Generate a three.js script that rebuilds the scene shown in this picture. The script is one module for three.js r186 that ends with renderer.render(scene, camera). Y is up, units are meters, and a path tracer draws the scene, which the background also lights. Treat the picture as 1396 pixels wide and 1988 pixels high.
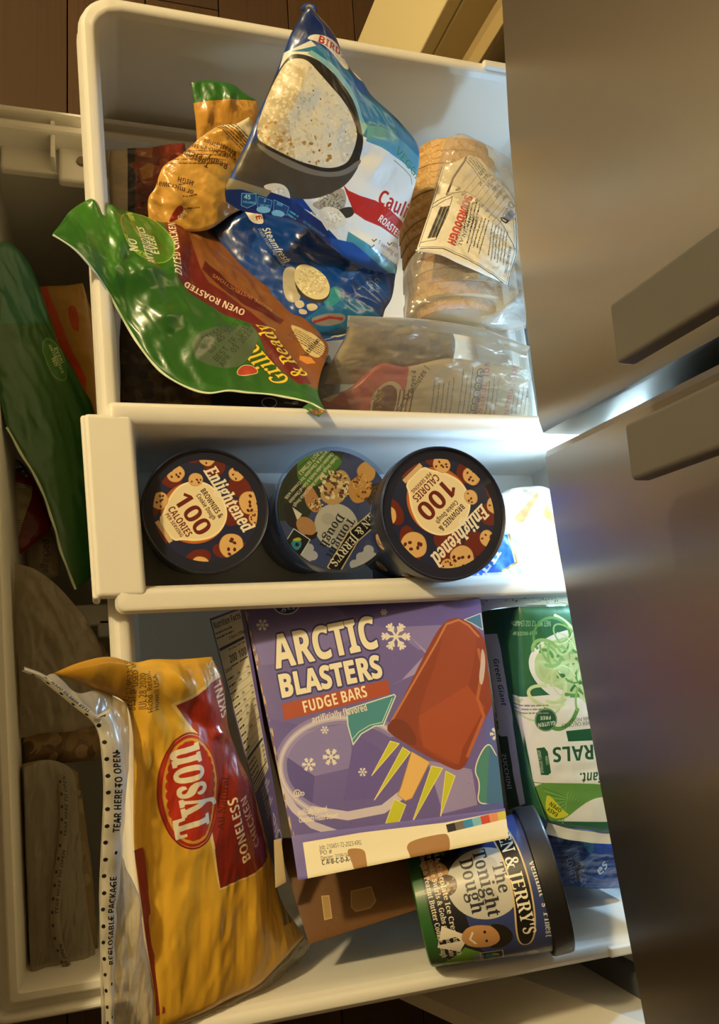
import * as THREE from 'three';
import { RoundedBoxGeometry } from 'three/addons/geometries/RoundedBoxGeometry.js';
import { ImprovedNoise } from 'three/addons/math/ImprovedNoise.js';
import { mergeGeometries, mergeVertices, toCreasedNormals } from 'three/addons/utils/BufferGeometryUtils.js';

// ---------------------------------------------------------------- camera, light, exposure
const scene = new THREE.Scene();
scene.background = new THREE.Color(0x000000);
const renderer = new THREE.WebGLRenderer({ antialias: true });
renderer.toneMapping = THREE.LinearToneMapping;
renderer.toneMappingExposure = 1.0;
renderer.shadowMap.enabled = true;
const camera = new THREE.PerspectiveCamera(63.7, 1396 / 1988, 0.02, 30);
camera.position.set(0, 1.28, 0);                     // held above the open drawer, looking down and a little towards the doors
camera.up.set(0.005932, 0.187251, -0.982294);
camera.lookAt(0.303686, 1.28 - 0.936255, -0.176641);
const WARM = new THREE.Color(1.0, 0.81, 0.45), COOL = new THREE.Color(0.42, 0.69, 1.0);
const LAMP = [-1.45, 2.28, -1.45], LAMP_POWER = 15;      // the kitchen's ceiling lamp
const LED = [0.452, 0.690, -0.125], LED_POWER = 0.42;       // the strip under the top of the freezer compartment

// ---------------------------------------------------------------- helpers
const MM = 0.001, noise = new ImprovedNoise();
function rng(seed) { let s = seed >>> 0 || 1; return () => { s = (s + 0x6D2B79F5) >>> 0; let t = s; t = Math.imul(t ^ (t >>> 15), t | 1); t ^= t + Math.imul(t ^ (t >>> 7), t | 61); return ((t ^ (t >>> 14)) >>> 0) / 4294967296; }; }
const taken = {};
function numbered(name) { const n = taken[name] = (taken[name] ?? -1) + 1; return n ? name + '_' + String(n).padStart(3, '0') : name; }
function tag(o, label, category, group, kind) { if (label) o.userData.label = label; if (category) o.userData.category = category; if (group) o.userData.group = group; if (kind) o.userData.kind = kind; return o; }
function thing(name, label, category, group) { const g = new THREE.Group(); g.name = numbered(name); scene.add(g); return tag(g, label, category, group); }
function mesh(name, geo, mat, parent) { const m = new THREE.Mesh(geo, mat); m.name = parent === scene ? numbered(name) : name; m.castShadow = m.receiveShadow = true; parent.add(m); return m; }
function struct(name, geo, mat) { const m = mesh(name, geo, mat, scene); m.userData.kind = 'structure'; return m; }
function place(g, [o, x, y]) {                        // a thing's own frame: x and z in its sheet, y out of it
  const X = new THREE.Vector3(...x), Z = new THREE.Vector3(...y), Y = new THREE.Vector3().crossVectors(Z, X);
  g.position.set(...o); g.quaternion.setFromRotationMatrix(new THREE.Matrix4().makeBasis(X, Y, Z)); return g;
}
function box(x0, x1, y0, y1, z0, z1, r = 0.002) { const g = new RoundedBoxGeometry(x1 - x0, y1 - y0, z1 - z0, 2, Math.min(r, (x1 - x0) / 2.01, (y1 - y0) / 2.01, (z1 - z0) / 2.01)); g.translate((x0 + x1) / 2, (y0 + y1) / 2, (z0 + z1) / 2); return g; }
const merge = (list) => mergeGeometries(list.map((g) => { g = g.index ? g.toNonIndexed() : g; for (const k of Object.keys(g.attributes)) if (!['position', 'normal', 'uv'].includes(k)) g.deleteAttribute(k); return g; }));
function std(color, rough, o = {}) { return new THREE.MeshStandardMaterial({ color, roughness: rough, ...o }); }
function phys(color, rough, o = {}) { return new THREE.MeshPhysicalMaterial({ color, roughness: rough, ...o }); }

// print on a package: drawn in the package's own millimetres over the rectangle x0..x1, y0..y1
function print(x0, y0, x1, y1, k, draw, back) {
  const c = document.createElement('canvas'); c.width = Math.round((x1 - x0) * k); c.height = Math.round((y1 - y0) * k);
  const g = c.getContext('2d'); g.scale(k, k); g.translate(-x0, -y0);
  if (back) { g.fillStyle = back; g.fillRect(x0, y0, x1 - x0, y1 - y0); }
  g.lineJoin = 'round'; g.lineCap = 'round'; draw(g);
  const map = new THREE.CanvasTexture(c); map.colorSpace = THREE.SRGBColorSpace; map.anisotropy = 8;
  return { map, x0, y0, w: x1 - x0, h: y1 - y0 };
}
function T(g, s, x, y, size, ang, fill, o = {}) {
  g.save(); g.translate(x, y); g.rotate(ang || 0); if (o.sx) g.scale(o.sx, 1); if (o.skew) g.transform(1, 0, o.skew, 1, 0, 0);
  g.font = `${o.style || ''} ${o.w || 'bold'} ${size}px ${o.f || 'sans-serif'}`; g.textAlign = o.al || 'left'; g.textBaseline = o.bl || 'alphabetic';
  if (o.len) { const w = g.measureText(s).width; g.scale(o.len / w, 1); }
  if (o.line) { g.strokeStyle = o.line; g.lineWidth = o.lw || size * 0.14; g.strokeText(s, 0, 0); }
  g.fillStyle = fill; g.fillText(s, 0, 0); g.restore();
}
function arcText(g, s, cx, cy, r, a0, a1, size, fill, o = {}) {          // letters along an arc, tops outwards
  const n = s.length; for (let i = 0; i < n; i++) { const a = a0 + (a1 - a0) * (i + 0.5) / n; T(g, s[i], cx + Math.cos(a) * r, cy + Math.sin(a) * r, size, a + (o.inward ? -Math.PI / 2 : Math.PI / 2), fill, { al: 'center', bl: 'middle', ...o }); }
}
function poly(g, p, fill, line, lw) { g.beginPath(); for (let i = 0; i < p.length; i += 2) i ? g.lineTo(p[i], p[i + 1]) : g.moveTo(p[i], p[i + 1]); g.closePath(); if (fill) { g.fillStyle = fill; g.fill(); } if (line) { g.strokeStyle = line; g.lineWidth = lw || 1; g.stroke(); } }
function blob(g, p, fill, line, lw) {                                     // a closed smooth outline
  const n = p.length / 2, q = (i) => [p[2 * ((i + n) % n)], p[2 * ((i + n) % n) + 1]];
  g.beginPath(); for (let i = 0; i <= n; i++) { const a = q(i), b = q(i + 1), m = [(a[0] + b[0]) / 2, (a[1] + b[1]) / 2]; i ? g.quadraticCurveTo(a[0], a[1], m[0], m[1]) : g.moveTo(m[0], m[1]); }
  g.closePath(); if (fill) { g.fillStyle = fill; g.fill(); } if (line) { g.strokeStyle = line; g.lineWidth = lw || 1; g.stroke(); }
}
function path(g, p, line, lw) { g.beginPath(); for (let i = 0; i < p.length; i += 2) i ? g.lineTo(p[i], p[i + 1]) : g.moveTo(p[i], p[i + 1]); g.strokeStyle = line; g.lineWidth = lw; g.stroke(); }
function oval(g, x, y, a, b, ang, fill, line, lw) { g.beginPath(); g.ellipse(x, y, a, b, ang || 0, 0, 7); if (fill) { g.fillStyle = fill; g.fill(); } if (line) { g.strokeStyle = line; g.lineWidth = lw || 1; g.stroke(); } }
function lines(g, x, y, ang, n, dy, len, h, fill, seed) {                 // rows of fine print too small to read
  const r = rng(seed || 5); g.save(); g.translate(x, y); g.rotate(ang); g.fillStyle = fill;
  for (let i = 0; i < n; i++) { let t = 0; const L = len * (0.75 + 0.25 * r()); while (t < L) { const w = (1 + 3 * r()) * h; g.fillRect(t, i * dy, Math.min(w, L - t), h * (0.7 + 0.3 * r())); t += w + 0.5 * h; } } g.restore();
}
function speck(g, x, y, rx, ry, n, size, cols, seed) { const r = rng(seed); for (let i = 0; i < n; i++) { const a = r() * 6.283, d = Math.sqrt(r()); g.fillStyle = cols[Math.floor(r() * cols.length)]; g.beginPath(); g.ellipse(x + Math.cos(a) * d * rx, y + Math.sin(a) * d * ry, size * (0.5 + r()), size * (0.4 + 0.5 * r()), r() * 3, 0, 7); g.fill(); } }
function lin(g, x0, y0, x1, y1, ...stops) { const q = g.createLinearGradient(x0, y0, x1, y1); stops.forEach(([t, c]) => q.addColorStop(t, c)); return q; }
function rad(g, x, y, r0, r1, ...stops) { const q = g.createRadialGradient(x, y, r0, x, y, r1); stops.forEach(([t, c]) => q.addColorStop(t, c)); return q; }
function flake(g, x, y, r, col, lw) { g.save(); g.translate(x, y); g.strokeStyle = col; g.lineWidth = lw || r * 0.16; for (let i = 0; i < 6; i++) { g.rotate(Math.PI / 3); g.beginPath(); g.moveTo(0, 0); g.lineTo(r, 0); for (const t of [0.45, 0.72]) { g.moveTo(r * t, 0); g.lineTo(r * (t + 0.24), r * 0.2); g.moveTo(r * t, 0); g.lineTo(r * (t + 0.24), -r * 0.2); } g.stroke(); } g.restore(); }

// fine crumple shared by the plastic films (relief only)
const crumple = (() => {
  const N = 512, d = new Uint8Array(N * N * 4);
  for (let j = 0; j < N; j++) for (let i = 0; i < N; i++) {
    const x = i / N * 8, y = j / N * 8; let v = 0;
    for (const [f, a] of [[1, 0.55], [2, 0.3], [4, 0.15]]) v += a * (1 - Math.abs(noise.noise(x * f, y * f * 0.6, 3.7 * f)) * 2.2);
    const q = Math.max(0, Math.min(255, 255 * (0.5 + v * 0.5))); const k = (j * N + i) * 4; d[k] = d[k + 1] = d[k + 2] = q; d[k + 3] = 255;
  }
  const t = new THREE.DataTexture(d, N, N); t.wrapS = t.wrapT = THREE.RepeatWrapping; t.magFilter = t.minFilter = THREE.LinearFilter; t.needsUpdate = true; return t;
})();

// a sheet between four edges (top, right, bottom, left; millimetres in the thing's frame, third number = height out of the sheet), puffed to both sides
function edge(p) { const v = p.map((q) => new THREE.Vector3(q[0], q[2] || 0, q[1])); return v.length < 2 ? null : new THREE.CatmullRomCurve3(v, false, 'centripetal'); }
function sheet(sides, o) {
  const n = o.n || 56, E = sides.map(edge), t = o.tex, up = o.up ?? 12, dn = o.dn ?? 12, wr = o.wr ?? 1.5, sd = o.seed || 1, cr = o.creases || [];
  const samp = E.map((c) => c.getSpacedPoints(n));
  const c00 = samp[0][0], c10 = samp[0][n], c01 = samp[2][0], c11 = samp[2][n];
  const pos = [], uv = [], idx = [], a = new THREE.Vector3();
  const ca = Math.cos(o.wang || 0), sa = Math.sin(o.wang || 0), wf = o.wf || 0.02;
  const faces = o.single ? [1] : [1, -1];
  for (const f of faces) for (let j = 0; j <= n; j++) for (let i = 0; i <= n; i++) {
    const s = i / n, q = j / n;
    a.set(0, 0, 0).addScaledVector(samp[0][i], 1 - q).addScaledVector(samp[2][i], q).addScaledVector(samp[3][j], 1 - s).addScaledVector(samp[1][j], s)
      .addScaledVector(c00, -(1 - s) * (1 - q)).addScaledVector(c10, -s * (1 - q)).addScaledVector(c01, -(1 - s) * q).addScaledVector(c11, -s * q);
    const es = Math.max(0, 1 - (2 * s - 1) ** 2), eq = Math.max(0, 1 - (2 * q - 1) ** 2);
    const fill = o.prof ? o.prof(s, q) : Math.pow(es, o.ps ?? 0.55) * Math.pow(eq, o.pq ?? 0.55);
    const rim = Math.min(1, Math.min(es, eq) * 5);
    const X = a.x * ca + a.z * sa, Y = -a.x * sa + a.z * ca;
    let w = 0; for (const [fr, am] of [[1, 1], [2.3, 0.6], [5.1, 0.32], [9.7, 0.13]]) w += am * (0.35 - Math.abs(noise.noise(X * wf * fr * 0.5, Y * wf * fr * 1.4, sd * 7.3 + fr)) * 2);
    for (const [x1, y1, x2, y2, am, wd] of cr) { const dx = x2 - x1, dy = y2 - y1, L2 = dx * dx + dy * dy, tt = Math.max(0, Math.min(1, ((a.x - x1) * dx + (a.z - y1) * dy) / L2)), d = Math.hypot(a.x - x1 - tt * dx, a.z - y1 - tt * dy); w += (am / Math.max(wr, 0.01)) * Math.max(0, 1 - d / wd) * Math.sin(Math.PI * (0.12 + 0.76 * tt)) * (f > 0 ? 1 : 0); }
    const h = a.y + f * ((f > 0 ? up : dn) * fill + 0.25) + wr * w * (0.25 + 0.75 * rim) * (f > 0 ? 1 : 0.6);
    pos.push(a.x * MM, h * MM, a.z * MM); t ? uv.push((a.x - t.x0) / t.w, 1 - (a.z - t.y0) / t.h) : uv.push(a.x * 0.01, a.z * 0.01);
  }
  const m = (n + 1) * (n + 1), flip = o.flip ? -1 : 1;
  faces.forEach((f, k) => { for (let j = 0; j < n; j++) for (let i = 0; i < n; i++) { const p = k * m + j * (n + 1) + i, q = p + 1, r = p + n + 1, u = r + 1; f * flip > 0 ? idx.push(p, r, q, q, r, u) : idx.push(p, q, r, q, u, r); } });
  if (!o.single) { const ring = []; for (let i = 0; i < n; i++) ring.push(i); for (let j = 0; j < n; j++) ring.push(j * (n + 1) + n); for (let i = n; i > 0; i--) ring.push(n * (n + 1) + i); for (let j = n; j > 0; j--) ring.push(j * (n + 1)); for (let i = 0; i < ring.length; i++) { const A = ring[i], B = ring[(i + 1) % ring.length]; idx.push(A, B, A + m, B, B + m, A + m); } }
  const g = new THREE.BufferGeometry(); g.setAttribute('position', new THREE.Float32BufferAttribute(pos, 3)); g.setAttribute('uv', new THREE.Float32BufferAttribute(uv, 2)); g.setIndex(idx); g.computeVertexNormals(); return g;
}
// a narrow crimped seal along one edge of a bag
function seal(side, width, o = {}) {
  const c = edge(side), n = o.n || 90, P = c.getSpacedPoints(n), pos = [], uv = [], idx = [];
  for (let i = 0; i <= n; i++) { const a = P[Math.max(0, i - 1)], b = P[Math.min(n, i + 1)], d = Math.hypot(b.x - a.x, b.z - a.z) || 1, nx = -(b.z - a.z) / d * (o.out || 1), nz = (b.x - a.x) / d * (o.out || 1);
    for (const f of [0.5, -0.1]) for (let k = 0; k <= 4; k++) { const r = k / 4 * width; pos.push((P[i].x + nx * r) * MM, (P[i].y + f + Math.sin(k * 2.4) * 0.3 + Math.sin(i * 0.35) * 0.5 * k / 4) * MM, (P[i].z + nz * r) * MM); uv.push(i / n, k / 4); } }
  for (let i = 0; i < n; i++) for (const f of [0, 5]) for (let k = 0; k < 4; k++) { const p = i * 10 + f + k, q = p + 10; idx.push(p, q, p + 1, p + 1, q, q + 1); }
  const g = new THREE.BufferGeometry(); g.setAttribute('position', new THREE.Float32BufferAttribute(pos, 3)); g.setAttribute('uv', new THREE.Float32BufferAttribute(uv, 2)); g.setIndex(idx); g.computeVertexNormals(); return g;
}
const film = (tex, o = {}) => phys(0xffffff, 0.34, { map: tex.map, clearcoat: 0.55, clearcoatRoughness: 0.16, side: THREE.DoubleSide, bumpMap: crumple, bumpScale: 0.0008, ...o });
const clear = (o = {}) => phys(o.color ?? 0xf4f4f2, 0.1, { transmission: 1, thickness: 0, ior: 1.4, side: THREE.DoubleSide, ...o });

// nested rings of a rounded rectangle: profile = [[inset, y], ...]
function loft(x0, x1, z0, z1, r, prof, cap, shear = 0, zs = 0) {
  const pos = [], idx = [], K = 8, M = 4 * (K + 1);
  for (const [d, y, ex = 0] of prof) { const a = x0 + d, b = x1 - d - ex * 0, c = z0 + d, e = z1 - d, R = Math.max(0.003, r - d * 0.6);
    for (const [cx, cz, s] of [[b - R, e - R, 0], [a + R, e - R, 1], [a + R, c + R, 2], [b - R, c + R, 3]]) for (let k = 0; k <= K; k++) { const t = (s + k / K) * Math.PI / 2, X = cx + Math.cos(t) * R, Z = cz + Math.sin(t) * R; pos.push(X + shear * (Z - zs), y, Z); } }
  for (let j = 0; j < prof.length - 1; j++) for (let i = 0; i < M; i++) { const p = j * M + i, q = j * M + (i + 1) % M; idx.push(p, p + M, q, q, p + M, q + M); }
  if (cap) { const b = (prof.length - 1) * M; pos.push((x0 + x1) / 2 + shear * ((z0 + z1) / 2 - zs), prof.at(-1)[1], (z0 + z1) / 2); const c = pos.length / 3 - 1; for (let i = 0; i < M; i++) idx.push(b + i, c, b + (i + 1) % M); }
  let g = new THREE.BufferGeometry(); g.setAttribute('position', new THREE.Float32BufferAttribute(pos, 3)); g.setIndex(idx); g.computeVertexNormals();
  g = toCreasedNormals(g, 0.7); const p = g.attributes.position, u = []; for (let i = 0; i < p.count; i++) u.push(p.getX(i) + p.getY(i), p.getZ(i) + p.getY(i)); g.setAttribute('uv', new THREE.Float32BufferAttribute(u, 2)); return g;
}
function extrudeY(pts, y0, y1, bevel = 0) { const s = new THREE.Shape(pts.map(([x, z]) => new THREE.Vector2(x, -z))); const g = new THREE.ExtrudeGeometry(s, { depth: y1 - y0 - 2 * bevel, bevelEnabled: bevel > 0, bevelThickness: bevel, bevelSize: bevel, bevelOffset: -bevel, bevelSegments: 3 }); g.rotateX(-Math.PI / 2); g.translate(0, y0 + bevel, 0); return g; }

// grain textures
function woodTex(seed, a, b) { const c = document.createElement('canvas'); c.width = 256; c.height = 1024; const g = c.getContext('2d'), r = rng(seed); g.fillStyle = a; g.fillRect(0, 0, 256, 1024);
  for (let i = 0; i < 420; i++) { g.strokeStyle = b; g.globalAlpha = 0.05 + 0.12 * r(); g.lineWidth = 0.6 + 2.6 * r(); const x = r() * 256, y = r() * 1024, L = 80 + 500 * r(); g.beginPath(); g.moveTo(x, y); g.bezierCurveTo(x + 8 * (r() - 0.5), y + L / 3, x + 14 * (r() - 0.5), y + L * 0.66, x + 6 * (r() - 0.5), y + L); g.stroke(); }
  const t = new THREE.CanvasTexture(c); t.colorSpace = THREE.SRGBColorSpace; t.wrapS = t.wrapT = THREE.RepeatWrapping; return t; }
function brushTex() { const W = 256, H = 1024, d = new Uint8Array(W * H * 4), r = rng(77), rows = []; for (let j = 0; j < H; j++) rows.push(r());
  for (let j = 0; j < H; j++) { let v = rows[j]; for (let i = 0; i < W; i++) { if (r() < 0.03) v = 0.5 * v + 0.5 * r(); const q = 95 + 70 * v, k = (j * W + i) * 4; d[k] = d[k + 1] = d[k + 2] = q; d[k + 3] = 255; } }
  const t = new THREE.DataTexture(d, W, H); t.wrapS = t.wrapT = THREE.RepeatWrapping; t.magFilter = t.minFilter = THREE.LinearFilter; t.needsUpdate = true; return t; }
const WHITE = phys(0xe9e4d8, 0.42, { clearcoat: 0.15, clearcoatRoughness: 0.4 });
const LINER = std(0xe6e4de, 0.5);

// ---------------------------------------------------------------- the room
{
  const f = new THREE.Group(); f.name = 'floor'; f.userData.kind = 'structure'; scene.add(f);
  const base = mesh('subfloor', box(-2.2, 1.2, -0.05, -0.012, -2.6, 2.2, 0.001), std(0x1c1209, 0.9), f); base.userData.kind = 'structure';
  const mats = [[11, '#412808', '#1e1003'], [12, '#3b2407', '#1b0f03'], [13, '#492e0a', '#221304']].map(([s, a, b]) => std(0xffffff, 0.7, { map: woodTex(s, a, b) }));
  const r = rng(4); let k = 0;
  const W = 0.127, Lb = 1.2;
  for (let i = 0; i < 26; i++) { let z = -2.6 - r() * 0.8; while (z < 2.2) { const z1 = Math.min(2.2, z + Lb * (0.8 + 0.4 * r())), z0 = Math.max(-2.6, z); if (z1 > -2.6) { const g = box(-2.2 + i * W, -2.2 + (i + 1) * W - 0.0018, -0.012, 0, z0, z1 - 0.0015, 0.0012); const p = g.attributes.position, u = []; for (let q = 0; q < p.count; q++) u.push((p.getX(q) + 2.2 - i * W) / 0.26 + k * 0.37, p.getZ(q) / 0.9 + k * 0.21); g.setAttribute('uv', new THREE.Float32BufferAttribute(u, 2)); mesh('plank', g, mats[k % 3], f); k++; } z = z1; } }
  const paint = std(0x8a7f70, 0.85);
  struct('wall_back', box(1.2, 1.3, -0.05, 2.5, -2.7, 2.3), paint); struct('wall_front', box(-2.3, -2.2, -0.05, 2.5, -2.7, 2.3), paint);
  struct('wall_left', box(-2.3, 1.3, -0.05, 2.5, -2.7, -2.6), paint); struct('wall_right', box(-2.3, 1.3, -0.05, 2.5, 2.2, 2.3), paint);
  struct('ceiling', box(-2.3, 1.3, 2.4, 2.5, -2.7, 2.3), std(0xd2cab9, 0.9));
  const lamp = thing('ceiling_lamp', 'round frosted glass lamp on the kitchen ceiling', 'lamp');
  lamp.position.set(LAMP[0], 2.4, LAMP[2]);
  mesh('canopy', new THREE.CylinderGeometry(0.09, 0.1, 0.03, 32).translate(0, -0.015, 0), std(0x8d7a5c, 0.4, { metalness: 0.8 }), lamp);
  mesh('globe', new THREE.SphereGeometry(0.085, 32, 20).translate(0, -0.115, 0), new THREE.MeshStandardMaterial({ color: 0xfff3dc, emissive: WARM, emissiveIntensity: 6, roughness: 0.6 }), lamp);
  const L = new THREE.PointLight(WARM, LAMP_POWER); L.position.set(0, -0.115, 0); L.castShadow = true; L.shadow.radius = 3.5; L.shadow.mapSize.set(2048, 2048); lamp.add(L);
}

// ---------------------------------------------------------------- refrigerator: doors, body, freezer opening
{
  const brush = brushTex(); brush.repeat.set(1, 1);
  const steel = phys(0xa59e94, 0.40, { metalness: 1, roughnessMap: null, bumpMap: brush, bumpScale: 0.00002, anisotropy: 0.75, anisotropyRotation: Math.PI / 2 });
  const grey = phys(0x7d7a75, 0.5, { metalness: 0.6 }), edgeGrey = std(0x4a4c52, 0.55), gasket = std(0x6c6f73, 0.7);
  const F = thing('refrigerator', 'stainless steel refrigerator with two upright doors above the open freezer', 'refrigerator');
  F.position.set(0.41, 0, -0.16);
  const at = (g) => g.translate(-0.41, 0, 0.16);
  function door(front, zin, handleZ, lbl) {
    const pts = [...front, [front.at(-1)[0] + 0.062, front.at(-1)[1]], [front[0][0] + 0.062, front[0][1]]];
    const g = extrudeY(pts, 0.72, 1.74, 0.0025), p = g.attributes.position, u = []; for (let i = 0; i < p.count; i++) u.push(p.getZ(i) * 1.2, p.getY(i) * 2.5); g.setAttribute('uv', new THREE.Float32BufferAttribute(u, 2));
    const d = mesh('door', at(toCreasedNormals(g, 0.5)), steel, F); d.userData.label = lbl;
    const zc = (front[0][1] + front.at(-1)[1]) / 2, w = Math.abs(front[0][1] - front.at(-1)[1]);
    mesh('gasket', at(box(0.402, 0.412, 0.735, 1.73, zc - w / 2 + 0.012, zc + w / 2 - 0.012, 0.003)), gasket, d);
    // the handle: a flat tapered bar held off the door
    const h = mesh('handle', at(merge([box(0.284, 0.297, 0.897, 1.60, handleZ[0], handleZ[1], 0.003), box(0.294, 0.338, 1.02, 1.06, handleZ[0] + 0.009, handleZ[1] - 0.009, 0.004), box(0.294, 0.338, 1.45, 1.49, handleZ[0] + 0.009, handleZ[1] - 0.009, 0.004)])), grey, d);
    h.userData.label = 'flat grey handle bar standing off the door';
    return d;
  }
  door([[0.349, -0.612], [0.343, -0.565], [0.3365, -0.44], [0.334, -0.319], [0.3345, -0.24], [0.336, -0.178], [0.3385, -0.1685], [0.342, -0.1675]], -0.1675, [-0.194, -0.157], 'steel door further from the drawer of fudge bars');
  door([[0.344, -0.1530], [0.340, -0.1535], [0.3375, -0.148], [0.341, -0.08], [0.3456, -0.0217], [0.356, 0.11], [0.3706, 0.268], [0.374, 0.292]], -0.153, [-0.1216, -0.0886], 'steel door above the fudge bar box');
  // body around the freezer opening
  mesh('cabinet', at(merge([box(0.42, 1.12, 0.04, 1.76, -0.615, -0.585), box(0.42, 1.12, 0.04, 1.76, 0.265, 0.295), box(1.09, 1.12, 0.04, 1.76, -0.6, 0.28), box(0.42, 1.12, 1.73, 1.76, -0.6, 0.28), box(0.42, 1.12, 0.04, 0.08, -0.6, 0.28)])), edgeGrey, F);
  mesh('freezer_liner', at(merge([box(0.43, 1.09, 0.715, 0.76, -0.585, 0.265), box(1.06, 1.09, 0.08, 0.72, -0.585, 0.265), box(0.43, 1.08, 0.08, 0.715, -0.588, -0.575), box(0.43, 1.08, 0.08, 0.715, 0.255, 0.268)])), LINER, F);
  const lean = (g) => { const p = g.attributes.position; for (let i = 0; i < p.count; i++) p.setX(i, p.getX(i) + 0.33 * (p.getY(i) - 0.525)); g.computeVertexNormals(); return g; };
  mesh('side_frame', at(lean(extrudeY([[0.2995, 0.312], [0.345, 0.286], [0.52, 0.286], [0.52, 0.325], [0.30, 0.325]], 0.30, 0.705, 0.002))), std(0xcfc9bb, 0.5), F).userData.label = 'pale slanting frame beside the freezer opening';
  const led = mesh('freezer_light', at(box(0.457, 0.467, 0.695, 0.716, -0.185, -0.065, 0.003)), new THREE.MeshStandardMaterial({ color: 0xffffff, emissive: COOL, emissiveIntensity: 8 }), F); led.userData.label = 'cool white light strip under the top of the freezer';
  const R = new THREE.PointLight(COOL, LED_POWER); R.position.set(LED[0] - 0.41, LED[1], LED[2] + 0.16); R.castShadow = true; R.shadow.radius = 0.9; R.shadow.mapSize.set(1024, 1024); F.add(R);
}
// the painted cupboard past the refrigerator
{
  const C = thing('kitchen_cupboard', 'cream painted cupboard standing on the wood floor beside the refrigerator', 'cupboard'); C.position.set(0.44, 0, -0.91);
  const cream = std(0xf0e0ac, 0.6), at = (g) => g.translate(-0.44, 0, 0.91);
  mesh('carcass', at(box(0.44, 1.04, 0.0, 0.9, -1.02, -0.80)), cream, C);
  mesh('door', at(box(0.42, 0.439, 0.02, 0.86, -1.018, -0.802, 0.003)), cream, C);
  mesh('worktop', at(box(0.41, 1.06, 0.9, 0.93, -1.04, -0.79, 0.004)), std(0x5d5244, 0.4), C);
  const N = thing('filler_panel', 'narrow tan panel between the cream cupboard and the refrigerator', 'panel'); N.position.set(0.42, 0, -0.68);
  mesh('panel', box(0, 0.60, 0, 0.9, -0.02, 0.022), std(0xa58f62, 0.6), N); mesh('edge_strip', box(-0.004, 0, 0, 0.9, 0.0, 0.022, 0.001), std(0xb9a372, 0.5), N);
}
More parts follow.
